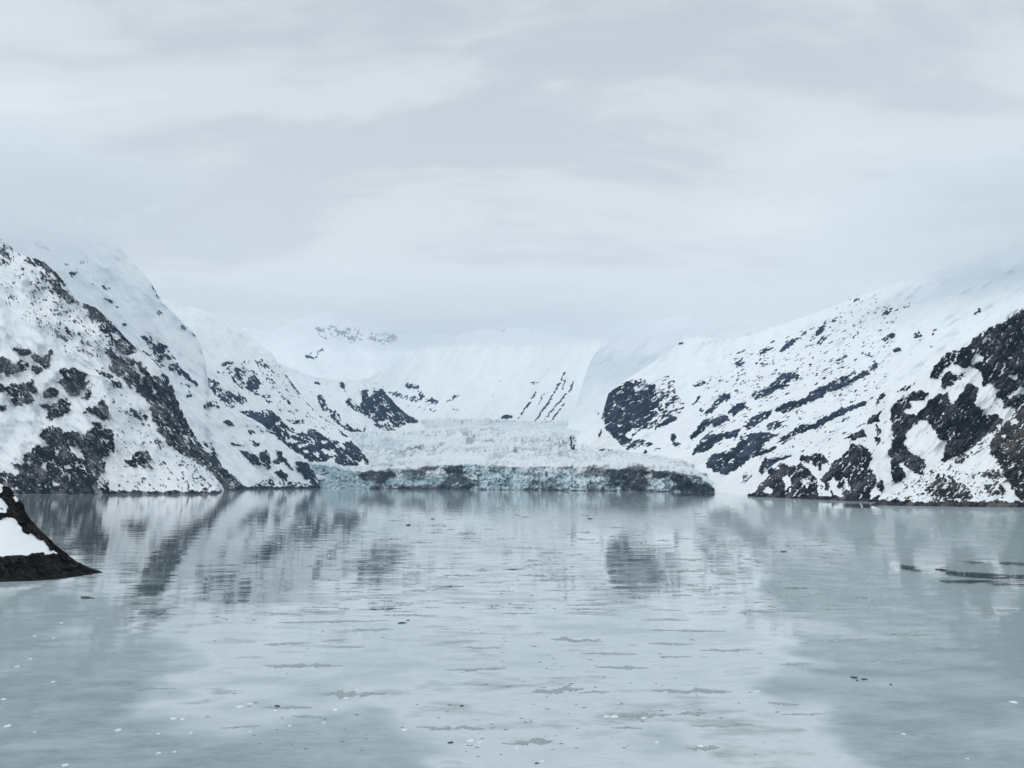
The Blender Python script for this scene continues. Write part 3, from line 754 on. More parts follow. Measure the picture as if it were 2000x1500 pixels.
# --- near right mountain: black rock with snow couloirs
R1_rocks = [
    ([(1560, 900), (1700, 800), (1760, 760), (1780, 740), (1740, 900), (1700, 880), (1600, 960)], 0.10),
    ([(1466, 970), (1485, 945), (1500, 930), (1505, 915), (1530, 904), (1545, 912), (1560, 905), (1562, 890), (1585, 887), (1600, 884), (1610, 890), (1622, 908), (1640, 895), (1650, 882), (1660, 867), (1680, 867), (1700, 880), (1702, 895), (1700, 915), (1715, 935), (1727, 945), (1725, 958), (1718, 974), (1600, 977), (1480, 972)], 0.92),
    ([(1487, 955), (1500, 951), (1511, 962), (1495, 966)], 0.05), ([(1525, 930), (1540, 925), (1545, 945), (1535, 950)], 0.1),
    ([(1560, 900), (1585, 905), (1600, 920), (1615, 900), (1621, 912), (1605, 937), (1590, 931), (1575, 915)], 0.08),
    ([(1618, 945), (1628, 935), (1640, 955), (1649, 972), (1630, 968)], 0.05), ([(1648, 935), (1655, 934), (1663, 962), (1652, 952)], 0.05),
    ([(1595, 935), (1610, 945), (1625, 970), (1598, 968)], 0.12), ([(1698, 961), (1715, 954), (1721, 965), (1705, 971)], 0.08),
    ([(1570, 940), (1584, 942), (1582, 950), (1572, 950)], 0.2),
    ([(1648, 856), (1668, 837), (1688, 837), (1691, 850), (1668, 858)], 0.97), ([(1686, 830), (1705, 809), (1719, 804), (1718, 823), (1700, 829)], 0.97),
    ([(1710, 830), (1720, 840), (1719, 848), (1709, 842)], 0.92), ([(1701, 776), (1715, 767), (1737, 771), (1720, 779), (1713, 792), (1703, 786)], 0.75),
    ([(1707, 852), (1720, 855), (1727, 865), (1715, 869)], 0.95), ([(1630, 860), (1637, 848), (1640, 855), (1622, 866)], 0.8),
    ([(1750, 766), (1770, 754), (1792, 746), (1775, 762)], 0.6), ([(1790, 740), (1812, 733), (1810, 742)], 0.4),
    ([(1740, 800), (1750, 785), (1775, 768), (1800, 763), (1814, 767), (1806, 778), (1790, 785), (1785, 795), (1765, 802), (1785, 808), (1800, 800), (1812, 785), (1830, 771), (1850, 769), (1860, 790), (1870, 775), (1885, 754), (1900, 749), (1909, 760), (1906, 775), (1911, 785), (1915, 800), (1925, 812), (1945, 805), (1959, 820), (1952, 832), (1925, 852), (1905, 872), (1880, 887), (1850, 900), (1838, 902), (1845, 880), (1848, 865), (1835, 858), (1825, 840), (1815, 825), (1795, 822), (1780, 835), (1768, 845), (1770, 862), (1775, 880), (1800, 895), (1811, 905), (1805, 922), (1790, 927), (1775, 915), (1771, 932), (1760, 944), (1744, 944), (1741, 925), (1737, 890), (1741, 870), (1744, 850), (1739, 825)], 0.97),
    ([(1780, 786), (1800, 780), (1808, 788), (1792, 800), (1780, 796)], 0.05),
    ([(1762, 802), (1785, 800), (1788, 808), (1770, 808)], 0.05),
    ([(1774, 848), (1785, 832), (1800, 823), (1815, 829), (1825, 845), (1835, 858), (1848, 862), (1845, 880), (1835, 896), (1815, 903), (1800, 893), (1775, 884), (1766, 862)], 0.06),
    ([(1757, 910), (1772, 912), (1778, 930), (1768, 925)], 0.1),
    ([(1813, 737), (1830, 709), (1845, 691), (1870, 681), (1885, 679), (1900, 664), (1915, 654), (1935, 639), (1960, 631), (1985, 614), (2000, 604), (2160, 560), (2160, 900), (1990, 850), (1985, 810), (1975, 790), (1960, 800), (1945, 790), (1940, 770), (1950, 760), (1935, 748), (1920, 755), (1920, 735), (1910, 720), (1895, 720), (1880, 722), (1870, 710), (1855, 712), (1845, 720), (1835, 736)], 0.94),
    ([(1840, 724), (1855, 714), (1875, 725), (1895, 714), (1899, 725), (1880, 736), (1855, 731)], 0.05),
    ([(1900, 700), (1910, 690), (1923, 700), (1910, 711), (1900, 712)], 0.05), ([(1960, 776), (1980, 765), (2010, 754), (2010, 766), (1980, 776)], 0.08),
    ([(1915, 665), (1936, 654), (1930, 666)], 0.1), ([(1970, 735), (1985, 730), (1986, 743)], 0.08), ([(1945, 770), (1962, 790), (1955, 800), (1942, 785)], 0.15),
    ([(1905, 785), (1935, 755), (1947, 765), (1940, 785), (1945, 800), (1925, 811), (1912, 798)], 0.05),
    ([(1987, 805), (2010, 770), (2010, 800), (1992, 830)], 0.3),
    ([(1835, 752), (1845, 728), (1870, 728), (1891, 730), (1870, 746), (1845, 760)], 0.93),
    ([(1960, 615), (1985, 604), (2010, 596), (2010, 602), (1985, 612)], 0.15),
    ([(1460, 965), (1600, 972), (1725, 976), (1725, 990), (1460, 976)], 1.7),
]
mountain('mountain_right_near', 'near right mountain of black rock cut by white snow couloirs',
         [(1459, 968.5, None), (1480, 970.5, None), (1600, 976, None), (1720, 981, None), (1760, 983, 1330), (2160, 986, 1300)],
         [(1459, 967.5, 1830), (1470, 955, 1840), (1490, 925, 1850), (1515, 904, 1860), (1560, 886, 1870), (1600, 879, 1860), (1640, 862, 1850), (1690, 834, 1800), (1705, 800, 1780), (1718, 770, 1770), (1755, 750, 1730), (1790, 732, 1700), (1815, 724, 1680), (1830, 703, 1670), (1845, 689, 1660), (1880, 674, 1640), (1905, 653, 1620), (1940, 632, 1600), (1990, 602, 1580), (2050, 575, 1560), (2160, 540, 1540)],
         R1_rocks, M_ROCK_R, 1.15, 1.15, angle=-50, seed=83, relief=22, spk=(9, 4), wob=3.4, base_p=0.03, crest_noise=2.2, k=9, rock_rough=4.5,
         dirt=[([(1700, 880), (1735, 880), (1735, 950), (1710, 940)], 0.3)])

# --- low snowy shore in front of it, grey cliff at the frame's edge
R0_rocks = [
    ([(1720, 985), (1770, 940), (1830, 910), (1935, 850), (1960, 940), (1990, 985)], 0.28),
    ([(1808, 955), (1830, 930), (1860, 934), (1880, 945), (1892, 950), (1902, 972), (1820, 978)], 0.75),
    ([(1905, 926), (1940, 914), (1967, 930), (1940, 937)], 0.75), ([(1858, 897), (1890, 880), (1902, 884), (1870, 907)], 0.6),
    ([(1880, 905), (1930, 880), (1945, 905), (1930, 920), (1885, 925)], 0.05), ([(1770, 945), (1800, 935), (1815, 945), (1790, 958)], 0.4),
    ([(1920, 945), (1950, 940), (1968, 955), (1955, 972), (1930, 965)], 0.6),
    ([(1933, 882), (1935, 860), (1950, 840), (1975, 815), (2000, 788), (2160, 700), (2160, 990), (1992, 978), (1977, 955), (1967, 940), (1961, 925), (1951, 900)], 0.97),
    ([(1918, 852), (1936, 840), (1940, 850), (1925, 858)], 0.2), ([(1952, 848), (1965, 848), (1964, 856), (1955, 856)], 0.05), ([(1970, 818), (1990, 822), (1985, 830), (1972, 828)], 0.1),
    ([(1960, 948), (1975, 956), (1999, 981), (1964, 981)], 0.03),
    ([(1690, 980), (1725, 977), (1800, 980.5), (1900, 980), (2160, 982), (2160, 998), (1690, 994)], 1.7),
]
mountain('shore_right', 'low speckled snowy shore at right with a brown-grey cliff at the frame edge',
         [(1698, 986.5, None), (1760, 988, None), (1900, 990, None), (2000, 991, None), (2160, 993, None)],
         [(1698, 985.8, 1210), (1712, 981, 1215), (1735, 968, 1230), (1770, 940, 1240), (1800, 927, 1250), (1830, 910, 1260), (1870, 893, 1270), (1900, 876, 1280), (1930, 848, 1290), (1945, 842, 1290), (1975, 812, 1300), (2000, 788, 1300), (2160, 690, 1320)],
         R0_rocks, M_ROCK_BR, 1.0, 1.0, angle=-40, seed=91, relief=8, relief_px=50, spk=(7, 3.6), wob=3.2, base_p=0.2, crest_noise=2.0, k=5, rock_rough=3.0, back=120)

# --- the rock point close by on the left
N_rocks = [
    ([(-200, 1018), (0, 1016), (6, 1011), (30, 1013), (38, 1025), (42, 1036), (55, 1045), (60, 1041), (75, 1050), (90, 1065), (105, 1075), (115, 1081), (90, 1082), (70, 1080), (50, 1083), (25, 1085), (0, 1086), (-200, 1090)], 0.0),
    ([(-200, 965), (0, 970), (8, 978), (18, 990), (20, 996), (10, 1001), (-200, 1000)], 0.12), ([(24, 963), (33, 970), (41, 975), (30, 979), (25, 972)], 0.05),
    ([(-200, 950), (0, 945), (6, 952), (0, 962), (-200, 960)], 0.15),
]
mountain('shore_point', 'dark wet rock point topped with a smooth snow patch, close by at left',
         [(-260, 1140, None), (0, 1136, None), (60, 1134, None), (110, 1131, None), (160, 1124, None), (201, 1117.5, None)],
         [(-260, 860, 520), (-60, 905, 460), (0, 940, 440), (8, 947, 436), (20, 954, 432), (30, 968, 426), (46, 983, 420), (49, 998, 412), (60, 1015, 402), (80, 1036, 390), (112, 1067, 372), (148, 1095, 356), (176, 1109, 347), (201, 1117.2, 341)],
         N_rocks, M_ROCK_N, 1.0, 1.0, angle=42, seed=97, relief=0.12, streak_amt=0.0, relief_px=60, spk=(10, 3.6), wob=3.6, base_p=1.5, crest_noise=2.4, k=1.6, rock_rough=2.4, back=60, back_rock=True)

# ------------------------------------------------------------------ glacier
def make_ice():
    m, nt, b = new_mat('glacier_ice')
    n = noise_node(nt, 0.03, 6, 0.65)
    white = ramp_node(nt, n, [(0.3, (0.78, 0.84, 0.87)), (0.7, (0.88, 0.905, 0.92))])
    ab = N(nt, 'ShaderNodeAttribute', attribute_name='blue')
    ad = N(nt, 'ShaderNodeAttribute', attribute_name='debris_shade')  # rubble cover plus painted shade of crevasses and undercut
    nb2 = noise_node(nt, 0.05, 5, 0.6)
    blue = ramp_node(nt, nb2, [(0.35, (0.24, 0.43, 0.51)), (0.65, (0.52, 0.69, 0.75))])
    nd = noise_node(nt, 0.022, 5, 0.65)
    deb_shade = ramp_node(nt, nd, [(0.38, (0.010, 0.018, 0.036)), (0.52, (0.030, 0.039, 0.056)), (0.66, (0.13, 0.13, 0.13))])
    c1 = mixc(nt, ab.outputs['Fac'], white, blue)
    c2 = mixc(nt, ad.outputs['Fac'], c1, deb_shade)
    nt.links.new(c2, b.inputs['Base Color'])
    b.inputs['Roughness'].default_value = 0.55
    b.inputs['Specular IOR Level'].default_value = 0.3
    nb = noise_node(nt, 0.15, 6, 0.7)
    bp = N(nt, 'ShaderNodeBump', Strength=0.8, Distance=4.0)
    nt.links.new(nb, bp.inputs['Height']); nt.links.new(bp.outputs[0], b.inputs['Normal'])
    return m
M_ICE = make_ice()

def build_glacier():
    x0, x1, du = 588, 1432, 1.2
    ux = np.linspace(x0, x1, int((x1 - x0) / du))
    base_y = pl([(588, 953.6), (626, 953.8), (720, 954.6), (850, 955.6), (1000, 957), (1200, 959.2), (1390, 961.5), (1432, 963)], ux)
    base_D = np.where(ux < 632, 3345, water_D(base_y))
    base_D = np.convolve(np.pad(base_D, 10, mode='edge'), np.ones(21) / 21, 'valid')
    top_y = pl([(588, 905), (625, 908), (650, 911), (680, 919), (720, 920), (780, 914), (850, 909), (905, 906), (950, 908), (1000, 911), (1100, 911), (1200, 913), (1280, 919), (1320, 925), (1350, 933), (1375, 944), (1395, 955), (1432, 961)], ux)
    top_y = top_y + 1.8 * fbm(ux / 9.0, ux * 0 + 3, 4, 5)
    top_y = np.minimum(top_y, base_y - 1.0)
    rows = [(base_y + 0 * ux, base_D), (top_y, base_D + 14), (top_y - 2.2 - 0.6 * fbm(ux / 20, ux * 0, 3, 8), base_D + 70)]
    def R(ys, Ds):
        return pl(ys, ux), pl(Ds, ux)
    rows.append(R([(588, 893), (720, 896), (1000, 894), (1200, 893), (1300, 902), (1350, 914), (1390, 940), (1432, 957)],
                  [(588, 3800), (720, 3700), (1000, 3120), (1200, 2850), (1300, 2800), (1350, 2620), (1390, 2400), (1432, 2300)]))
    rows.append(R([(588, 881), (720, 882), (1000, 878), (1120, 880), (1200, 880.5), (1250, 884), (1300, 891), (1350, 908), (1390, 935), (1432, 955)],
                  [(588, 3950), (720, 3900), (1000, 3520), (1120, 3400), (1200, 3330), (1250, 3200), (1300, 3060), (1350, 2780), (1390, 2460), (1432, 2330)]))
    rows.append(R([(588, 847), (680, 846), (850, 843), (930, 837), (1000, 836), (1080, 840), (1130, 846), (1200, 852), (1300, 880), (1350, 900), (1432, 950)],
                  [(588, 4250), (850, 4300), (1000, 4350), (1130, 4250), (1200, 4250), (1300, 3900), (1350, 3600), (1432, 3200)]))
    rows.append(R([(588, 843), (850, 838), (930, 833.5), (1000, 832), (1080, 835), (1130, 841), (1200, 848), (1300, 876), (1350, 898), (1432, 948)],
                  [(588, 4800), (850, 4850), (1130, 4700), (1200, 4500), (1300, 4100), (1432, 3500)]))
    rows.append(R([(588, 826), (800, 823), (850, 820), (1000, 824), (1130, 828), (1200, 840), (1300, 872), (1432, 945)],
                  [(588, 5500), (850, 5650), (1130, 5500), (1200, 5000), (1300, 4400), (1432, 3800)]))
    rows.append(R([(588, 818), (850, 810), (1000, 816), (1130, 822), (1200, 836), (1300, 870), (1432, 943)],
                  [(588, 6000), (850, 6250), (1130, 6000), (1200, 5300), (1300, 4600), (1432, 4000)]))
    seg = [52, 4, 16, 20, 46, 8, 24, 10]
    PY, DD, band = [], [], []
    for i, n_ in enumerate(seg):
        t = np.linspace(0, 1, n_, endpoint=(i == len(seg) - 1))[:, None]
        PY.append(rows[i][0] * (1 - t) + rows[i + 1][0] * t)
        DD.append(rows[i][1] * (1 - t) + rows[i + 1][1] * t)
        band += [i] * n_
    PY = np.concatenate(PY); DD = np.concatenate(DD); band = np.array(band)
    nv, nu = PY.shape
    PX = np.broadcast_to(ux, (nv, nu))
    P = at(PX, PY, DD)
    X, Y = P[..., 0], P[..., 1]
    w = lambda vals: np.interp(np.arange(nv), np.cumsum([0] + seg), vals)[:, None]
    # crevasses and seracs stand up from the surface
    amp = w([0, 1.0, 6, 3.0, 13.0, 12.0, 3.0, 18.0, 10.0])
    calm = uniform(fbm(X / 420.0, Y / 300.0, 3, 61))
    icef = ((band == 4) | (band == 6) | (band == 5))[:, None] * 1.0
    wx_ = 26 * fbm(X / 90.0, Y / 140.0, 3, 3)
    f1s, gs, ts, ps = worley((X + wx_ + 0.15 * Y) / 34.0, Y / 62.0 + 0.3 * fbm(X / 60, Y / 90, 2, 5), 71)
    f1t, gt, tt, pt = worley((X + wx_) / 13.0, Y / 30.0, 73)
    gap = sstep(0.16, 0.0, gs)
    P[..., 2] += amp * (0.25 + 1.2 * calm) * (0.9 * (ts - 0.4) + 0.5 * ps + 0.35 * (tt - 0.5) - 1.1 * gap) * (1 - np.clip((np.abs(PX - 1000) - 380) / 60, 0, 0.9))
    # calving face: buttresses, slumps and cracks
    face = np.clip(w([1, 1, 0.25, 0, 0, 0, 0, 0, 0]), 0, 1)
    up = np.clip((base_y - PY) / 45.0, 0, 1)
    f1f, gf, tf, pf = worley(X / 30.0 + 0.7 * fbm(PX / 9, PY / 8, 4, 4), PY / 26.0 + 0.4 * fbm(PX / 9 + 7, PY / 8, 3, 4), 87)
    f1g, gg, tg, pg = worley(X / 11.0 + 0.3 * fbm(PX / 8, PY / 6, 2, 6), PY / 11.0, 89)
    dis = 20 * fbm(X / 110.0, PY / 60.0, 3, 83) + 17 * pf + 14 * (tf - 0.5) + 6 * pg + 4 * sstep(0.12, 0, gf)
    P[..., 1] += face * (dis + up * 24 - 6)
    # colour
    mb = Map(0.0)
    for pts, p_ in [([(588, 900), (690, 916), (700, 955), (588, 956)], 0.75), ([(690, 935), (905, 925), (930, 957), (690, 957)], 0.7),
                    ([(900, 906), (1005, 910), (1005, 958), (935, 957), (905, 925)], 0.62), ([(1005, 915), (1395, 935), (1395, 962), (1005, 960)], 0.6),
                    ([(690, 848), (850, 850), (1110, 846), (1110, 878), (850, 884), (700, 880)], 0.10), ([(690, 855), (790, 858), (790, 876), (700, 880)], 0.38),
                    ([(820, 822), (1130, 830), (1130, 842), (830, 838)], 0.15), ([(720, 897), (900, 895), (900, 906), (720, 915)], 0.15)]:
        mb.poly(pts, p_)
    mb.blur(3, 2)
    md = Map(0.0)
    for pts, p_ in [([(690, 922), (900, 912), (925, 958), (690, 958)], 0.32), ([(692, 922), (720, 919), (765, 920), (778, 930), (745, 944), (710, 938)], 0.92),
                    ([(770, 915), (905, 907), (905, 925), (885, 938), (860, 930), (790, 926)], 0.55), ([(862, 909), (909, 906), (908, 922), (872, 926)], 0.85),
                    ([(880, 930), (905, 926), (934, 952), (920, 958), (850, 958), (855, 948)], 0.62), ([(905, 906), (1000, 912), (1000, 958), (937, 957), (906, 926)], 0.10),
                    ([(955, 912), (975, 913), (970, 930), (955, 926)], 0.4),
                    ([(1000, 912), (1060, 916), (1075, 932), (1030, 958), (1000, 958)], 0.32), ([(1000, 908), (1200, 909), (1200, 922), (1000, 920)], 0.40),
                    ([(1050, 925), (1200, 920), (1260, 932), (1260, 961), (1060, 959)], 0.38),
                    ([(1185, 914), (1260, 911), (1300, 918), (1355, 926), (1388, 944), (1398, 964), (1230, 962), (1195, 945)], 0.82), ([(1268, 937), (1310, 932), (1316, 950), (1275, 957)], 0.35),
                    ([(700, 951), (1000, 954), (1400, 959), (1400, 966), (700, 960)], 0.75),  # undercut shade painted as a dark strip along the cliff foot
                    ([(690, 880), (1200, 880), (1300, 900), (1340, 918), (1200, 908), (900, 903), (720, 912)], 0.07), ([(780, 862), (815, 858), (822, 876), (785, 884)], 0.3),
                    ([(900, 845), (1020, 845), (1020, 868), (910, 866)], 0.22), ([(1000, 850), (1100, 852), (1090, 876), (1000, 872)], 0.10)]:
        md.poly(pts, p_)
    md.blur(2, 2)
    jx = 4 * fbm(PX / 12.0, PY / 8.0, 4, 91); jy = 3 * fbm(PX / 12.0 + 9, PY / 8.0, 4, 93)
    nz = uniform(0.3 * fbm(PX / 6.0 + PY / 14.0, PY / 10.0, 4, 95) + 0.8 * fbm(PX / 42.0 + PY / 40.0, PY / 15.0, 4, 97) + 0.5 * (tf - 0.5), 0.5)
    pb, pd = mb.get(PX + jx, PY + jy), md.get(PX + jx, PY + jy)
    crack = (0.25 + 1.1 * calm ** 2) * np.clip(gap + 0.45 * sstep(0.2, 0.0, gt) + 0.3 * (ts < 0.25), 0, 1) * np.clip(w([0, 0, 0.5, 0.6, 1, 0.8, 0.2, 1, 0.8]), 0, 1) * (0.35 + calm)
    blue = np.clip(pb * (0.35 + 1.1 * uniform(fbm(PX / 14.0, PY / 6.0, 4, 99))) + 0.36 * crack, 0, 1)
    deb_shade = sstep(-0.25, 0.22, pd - nz) * np.clip(0.6 + pd * 0.5, 0, 1)
    deb_shade = np.clip(deb_shade + 0.5 * crack * uniform(fbm(PX / 25.0, PY / 8.0, 3, 101)) * (band >= 2)[:, None], 0, 1)  # crevasse shade painted in as darker colour, no rubble there
    attrs = {'blue': blue.ravel(), 'debris_shade': deb_shade.ravel()}
    V = P.reshape(-1, 3); F = grid_faces(nv, nu)
    fb = np.repeat(band[:-1], nu - 1)
    root = bpy.data.objects.new('glacier', None); COL.objects.link(root)
    root.location = (0, 2900, 0)
    tag(root, 'tidewater glacier filling the valley, blue and rubble-streaked ice cliff at the water', 'glacier')
    V = V - np.array([0, 2900, 0])
    for nm, bands in (('ice_cliff', (0, 1)), ('lower_ice_field', (2, 3)), ('icefall', (4,)), ('upper_ice_field', (5, 6, 7))):
        sub_mesh(nm, V, F, np.flatnonzero(np.isin(fb, bands)), M_ICE, root, attrs)
build_glacier()

# ------------------------------------------------------------------ water
def make_water():
    m, nt, b = new_mat('fjord_water')
    a = N(nt, 'ShaderNodeAttribute', attribute_name='slush')
    # thin lines and filaments of grease ice break the soft cover up
    f1 = noise_node(nt, 0.055, 7, 0.62, (0.8, 1, 1))
    f2 = noise_node(nt, 0.30, 8, 0.7, (0.35, 1, 1), (0, 0, 0.25))
    ad = N(nt, 'ShaderNodeMath', operation='MULTIPLY_ADD'); ad.inputs[1].default_value = 0.75
    nt.links.new(f1, ad.inputs[0]); nt.links.new(a.outputs['Fac'], ad.inputs[2])
    ad2 = N(nt, 'ShaderNodeMath', operation='MULTIPLY_ADD'); ad2.inputs[1].default_value = 0.5
    nt.links.new(f2, ad2.inputs[0]); nt.links.new(ad.outputs[0], ad2.inputs[2])
    f3 = noise_node(nt, 0.13, 8, 0.66, (0.4, 1, 1), (0, 0, -0.3))
    ad3 = N(nt, 'ShaderNodeMath', operation='MULTIPLY_ADD'); ad3.inputs[1].default_value = 0.8
    nt.links.new(f3, ad3.inputs[0]); nt.links.new(ad2.outputs[0], ad3.inputs[2])
    off = N(nt, 'ShaderNodeMath', operation='SUBTRACT'); off.inputs[1].default_value = 1.025
    nt.links.new(ad3.outputs[0], off.inputs[0])
    Sv = off.outputs[0]                      # 0 open water, 0.35 glazed with new ice, 0.9 matt slush
    s = N(nt, 'ShaderNodeMapRange'); s.inputs['From Min'].default_value = 0.30; s.inputs['From Max'].default_value = 1.08
    nt.links.new(Sv, s.inputs['Value'])
    S = s.outputs[0]
    clear = N(nt, 'ShaderNodeBsdfPrincipled', Roughness=0.025, IOR=2.35)
    cb = ramp_node(nt, Sv, [(0.0, (0.10, 0.135, 0.15)), (0.16, (0.20, 0.245, 0.265)), (0.36, (0.53, 0.605, 0.635))])
    nt.links.new(cb, clear.inputs['Base Color'])
    sc_ = noise_node(nt, 0.9, 7, 0.7, (0.4, 1, 1))
    nt.links.new(ramp_node(nt, sc_, [(0.34, (0.175, 0.245, 0.262)), (0.66, (0.265, 0.35, 0.37))]), b.inputs['Base Color'])
    b.inputs['Specular IOR Level'].default_value = 0.36
    b.inputs['Roughness'].default_value = 0.33
    b.inputs['IOR'].default_value = 1.38
    rp = noise_node(nt, 0.45, 4, 0.6, (0.45, 1, 1))
    bp = N(nt, 'ShaderNodeBump', Strength=0.025, Distance=0.25)
    nt.links.new(rp, bp.inputs['Height'])
    rq = noise_node(nt, 0.055, 3, 0.55, (0.4, 1, 1))
    bq = N(nt, 'ShaderNodeBump', Strength=1.0, Distance=0.16)
    nt.links.new(rq, bq.inputs['Height']); nt.links.new(bp.outputs[0], bq.inputs['Normal'])
    nt.links.new(bq.outputs[0], clear.inputs['Normal'])
    rp2 = noise_node(nt, 1.1, 5, 0.62, (0.45, 1, 1))
    bp2 = N(nt, 'ShaderNodeBump', Strength=0.35, Distance=0.12)
    nt.links.new(rp2, bp2.inputs['Height']); nt.links.new(bp2.outputs[0], b.inputs['Normal'])
    mx = nt.nodes.new('ShaderNodeMixShader')
    nt.links.new(S, mx.inputs[0]); nt.links.new(clear.outputs[0], mx.inputs[1]); nt.links.new(b.outputs[0], mx.inputs[2])
    nt.links.new(mx.outputs[0], nt.nodes['Material Output'].inputs['Surface'])
    return m
M_WATER = make_water()

def build_water():
    ang = np.concatenate([np.linspace(-180, -40, 40, endpoint=False), np.linspace(-40, 40, 420, endpoint=False), np.linspace(40, 180, 41)])
    a = np.radians(ang)[None, :]
    r = np.concatenate([[2.0], np.geomspace(30, 14000, 330)])[:, None]
    X = r * np.sin(a); Y = r * np.cos(a); Z = X * 0
    P = np.stack([X, Y, Z], -1)
    fr = Y > 25
    px, py = project(np.where(fr[..., None], P, np.array([0, 25.0, 0])))
    mp = Map(0.34)
    for pts, p_ in [
        ([(-300, 1140), (200, 1150), (240, 1220), (330, 1270), (400, 1300), (330, 1345), (230, 1365), (300, 1400), (380, 1392), (500, 1340), (650, 1318), (740, 1306), (825, 1292), (760, 1322), (650, 1345), (500, 1362), (400, 1402), (330, 1430), (470, 1420), (600, 1400), (680, 1385), (755, 1400), (720, 1430), (650, 1440), (800, 1455), (860, 1490), (820, 1560), (-300, 1560)], 0.95),
        ([(1505, 1272), (1560, 1240), (1700, 1250), (1900, 1225), (2300, 1215), (2300, 1560), (1720, 1560), (1660, 1450), (1600, 1400), (1650, 1388), (1500, 1385), (1450, 1360), (1500, 1320), (1640, 1310), (1560, 1290)], 0.95),
        ([(1195, 1452), (1265, 1428), (1325, 1456), (1300, 1472), (1240, 1476)], 0.85),
        ([(1050, 1226), (1080, 1208), (1220, 1223), (1300, 1233), (1440, 1248), (1475, 1266), (1380, 1263), (1250, 1246), (1150, 1242), (1060, 1236)], 0.78),
        ([(1000, 1296), (1050, 1290), (1150, 1296), (1100, 1303), (1020, 1306)], 0.75), ([(1290, 1299), (1350, 1303), (1402, 1320), (1390, 1332), (1340, 1316)], 0.75),
        ([(1000, 1156), (1100, 1158), (1135, 1170), (1040, 1186), (1000, 1166)], 0.7), ([(810, 1335), (870, 1322), (920, 1326), (860, 1340)], 0.7),
        ([(640, 1285), (720, 1276), (800, 1268), (760, 1282), (660, 1292)], 0.62), ([(900, 1172), (1000, 1178), (960, 1188), (880, 1184)], 0.62),
        ([(900, 995), (1500, 995), (2300, 990), (2300, 1105), (1750, 1090), (1500, 1060), (1250, 1038), (950, 1025)], 0.80),
        ([(1450, 975), (2300, 988), (2300, 1085), (1750, 1070), (1500, 1030)], 0.95),
        ([(1550, 985), (1700, 985), (1720, 993), (1600, 992)], 0.1),
        ([(1500, 1080), (2300, 1100), (2300, 1230), (1700, 1240), (1500, 1200)], 0.95),
        ([(1740, 1101), (1790, 1108), (1850, 1112), (1930, 1118), (2300, 1120), (2300, 1142), (1900, 1132), (1800, 1117)], -0.15),
        ([(1840, 1138), (1960, 1140), (1955, 1146), (1850, 1143)], 0.0), ([(1900, 1185), (2000, 1188), (2000, 1196), (1910, 1194)], 0.1),
        ([(60, 968), (900, 958), (1390, 963), (1390, 975), (900, 976), (60, 985)], 0.30),
        ([(30, 990), (250, 985), (480, 985), (760, 1010), (800, 1090), (700, 1110), (560, 1170), (440, 1180), (340, 1130), (270, 1130), (180, 1090)], 0.02),
        ([(700, 1010), (1000, 1030), (1400, 1060), (1400, 1170), (1000, 1200), (700, 1180)], 0.26),
        ([(1175, 1038), (1280, 1038), (1280, 1056), (1175, 1056)], 0.2), ([(1175, 1098), (1285, 1098), (1280, 1145), (1180, 1140)], 0.26),
        ([(120, 1225), (230, 1228), (240, 1250), (150, 1250)], 0.25), ([(270, 1145), (340, 1146), (335, 1155), (275, 1154)], 0.0), ([(260, 1190), (330, 1190), (320, 1215), (270, 1210)], 0.2),
        ([(1900, 1415), (2050, 1425), (2050, 1445), (1930, 1430)], 0.3),
    ]:
        mp.poly(pts, p_)
    mp.blur(16, 3)
    jx = 26 * fbm(X / 40.0, Y / 40.0, 4, 3) * np.clip(300 / np.maximum(r, 60), 0.15, 1.6)
    jy = 16 * fbm(X / 40.0 + 31, Y / 40.0, 4, 4) * np.clip(200 / np.maximum(r, 60), 0.08, 1.6)
    jx = jx + 9 * fbm(X / 9.0, Y / 9.0, 4, 13) * np.clip(160 / np.maximum(r, 60), 0, 1.5)
    jx = jx + 45 * fbm(X / 22.0 + 0.4 * Y / 22.0, Y / 14.0, 4, 23) * np.clip(220 / np.maximum(r, 60), 0, 1.5)
    jy = jy + 9 * fbm(X / 9.0 + 31, Y / 9.0, 4, 14) * np.clip(160 / np.maximum(r, 60), 0, 1.5)
    inside = (px > -250) & (px < 2250) & (py < 1555) & fr
    s = np.where(inside, mp.get(np.clip(px + jx, -299, 2298), np.clip(py + jy, 301, 1558)), 0.5)
    m2 = Map(0.0)
    for pts in ([(1740, 1100), (1790, 1107), (1850, 1110), (1800, 1117), (1745, 1109)], [(1830, 1112), (1900, 1118), (1960, 1122), (2300, 1124), (2300, 1141), (1930, 1130), (1840, 1122)],
                [(1835, 1133), (1960, 1136), (1900, 1141), (1840, 1138)], [(1930, 1141), (2300, 1143), (2300, 1150), (1960, 1147)], [(1850, 1096), (2300, 1104), (2300, 1112), (1900, 1102)],
                [(1905, 1186), (2000, 1189), (1960, 1196), (1915, 1192)], [(1600, 985), (1700, 985), (1725, 991), (1640, 991)], [(275, 1146), (335, 1147), (330, 1154), (280, 1153)],
                [(265, 1158), (310, 1157), (305, 1161)], [(270, 1192), (325, 1191), (318, 1200), (275, 1199)], [(1310, 962), (1400, 964), (1400, 968), (1320, 967)]):
        m2.poly(pts, 1.0)
    m2.blur(2, 2)
    w2 = np.where(inside, m2.get(np.clip(px + 0.3 * jx, -299, 2298), np.clip(py + 0.12 * jy, 301, 1558)), 0) * 0.9
    s = s * (1 - w2) - 0.35 * w2
    nv, nu = s.shape
    o = mesh_obj('water', P.reshape(-1, 3), grid_faces(nv, nu), M_WATER, None, {'slush': s.ravel()})
    tag(o, 'calm grey-green fjord water filmed with grease ice', 'water', None, 'structure')
build_water()

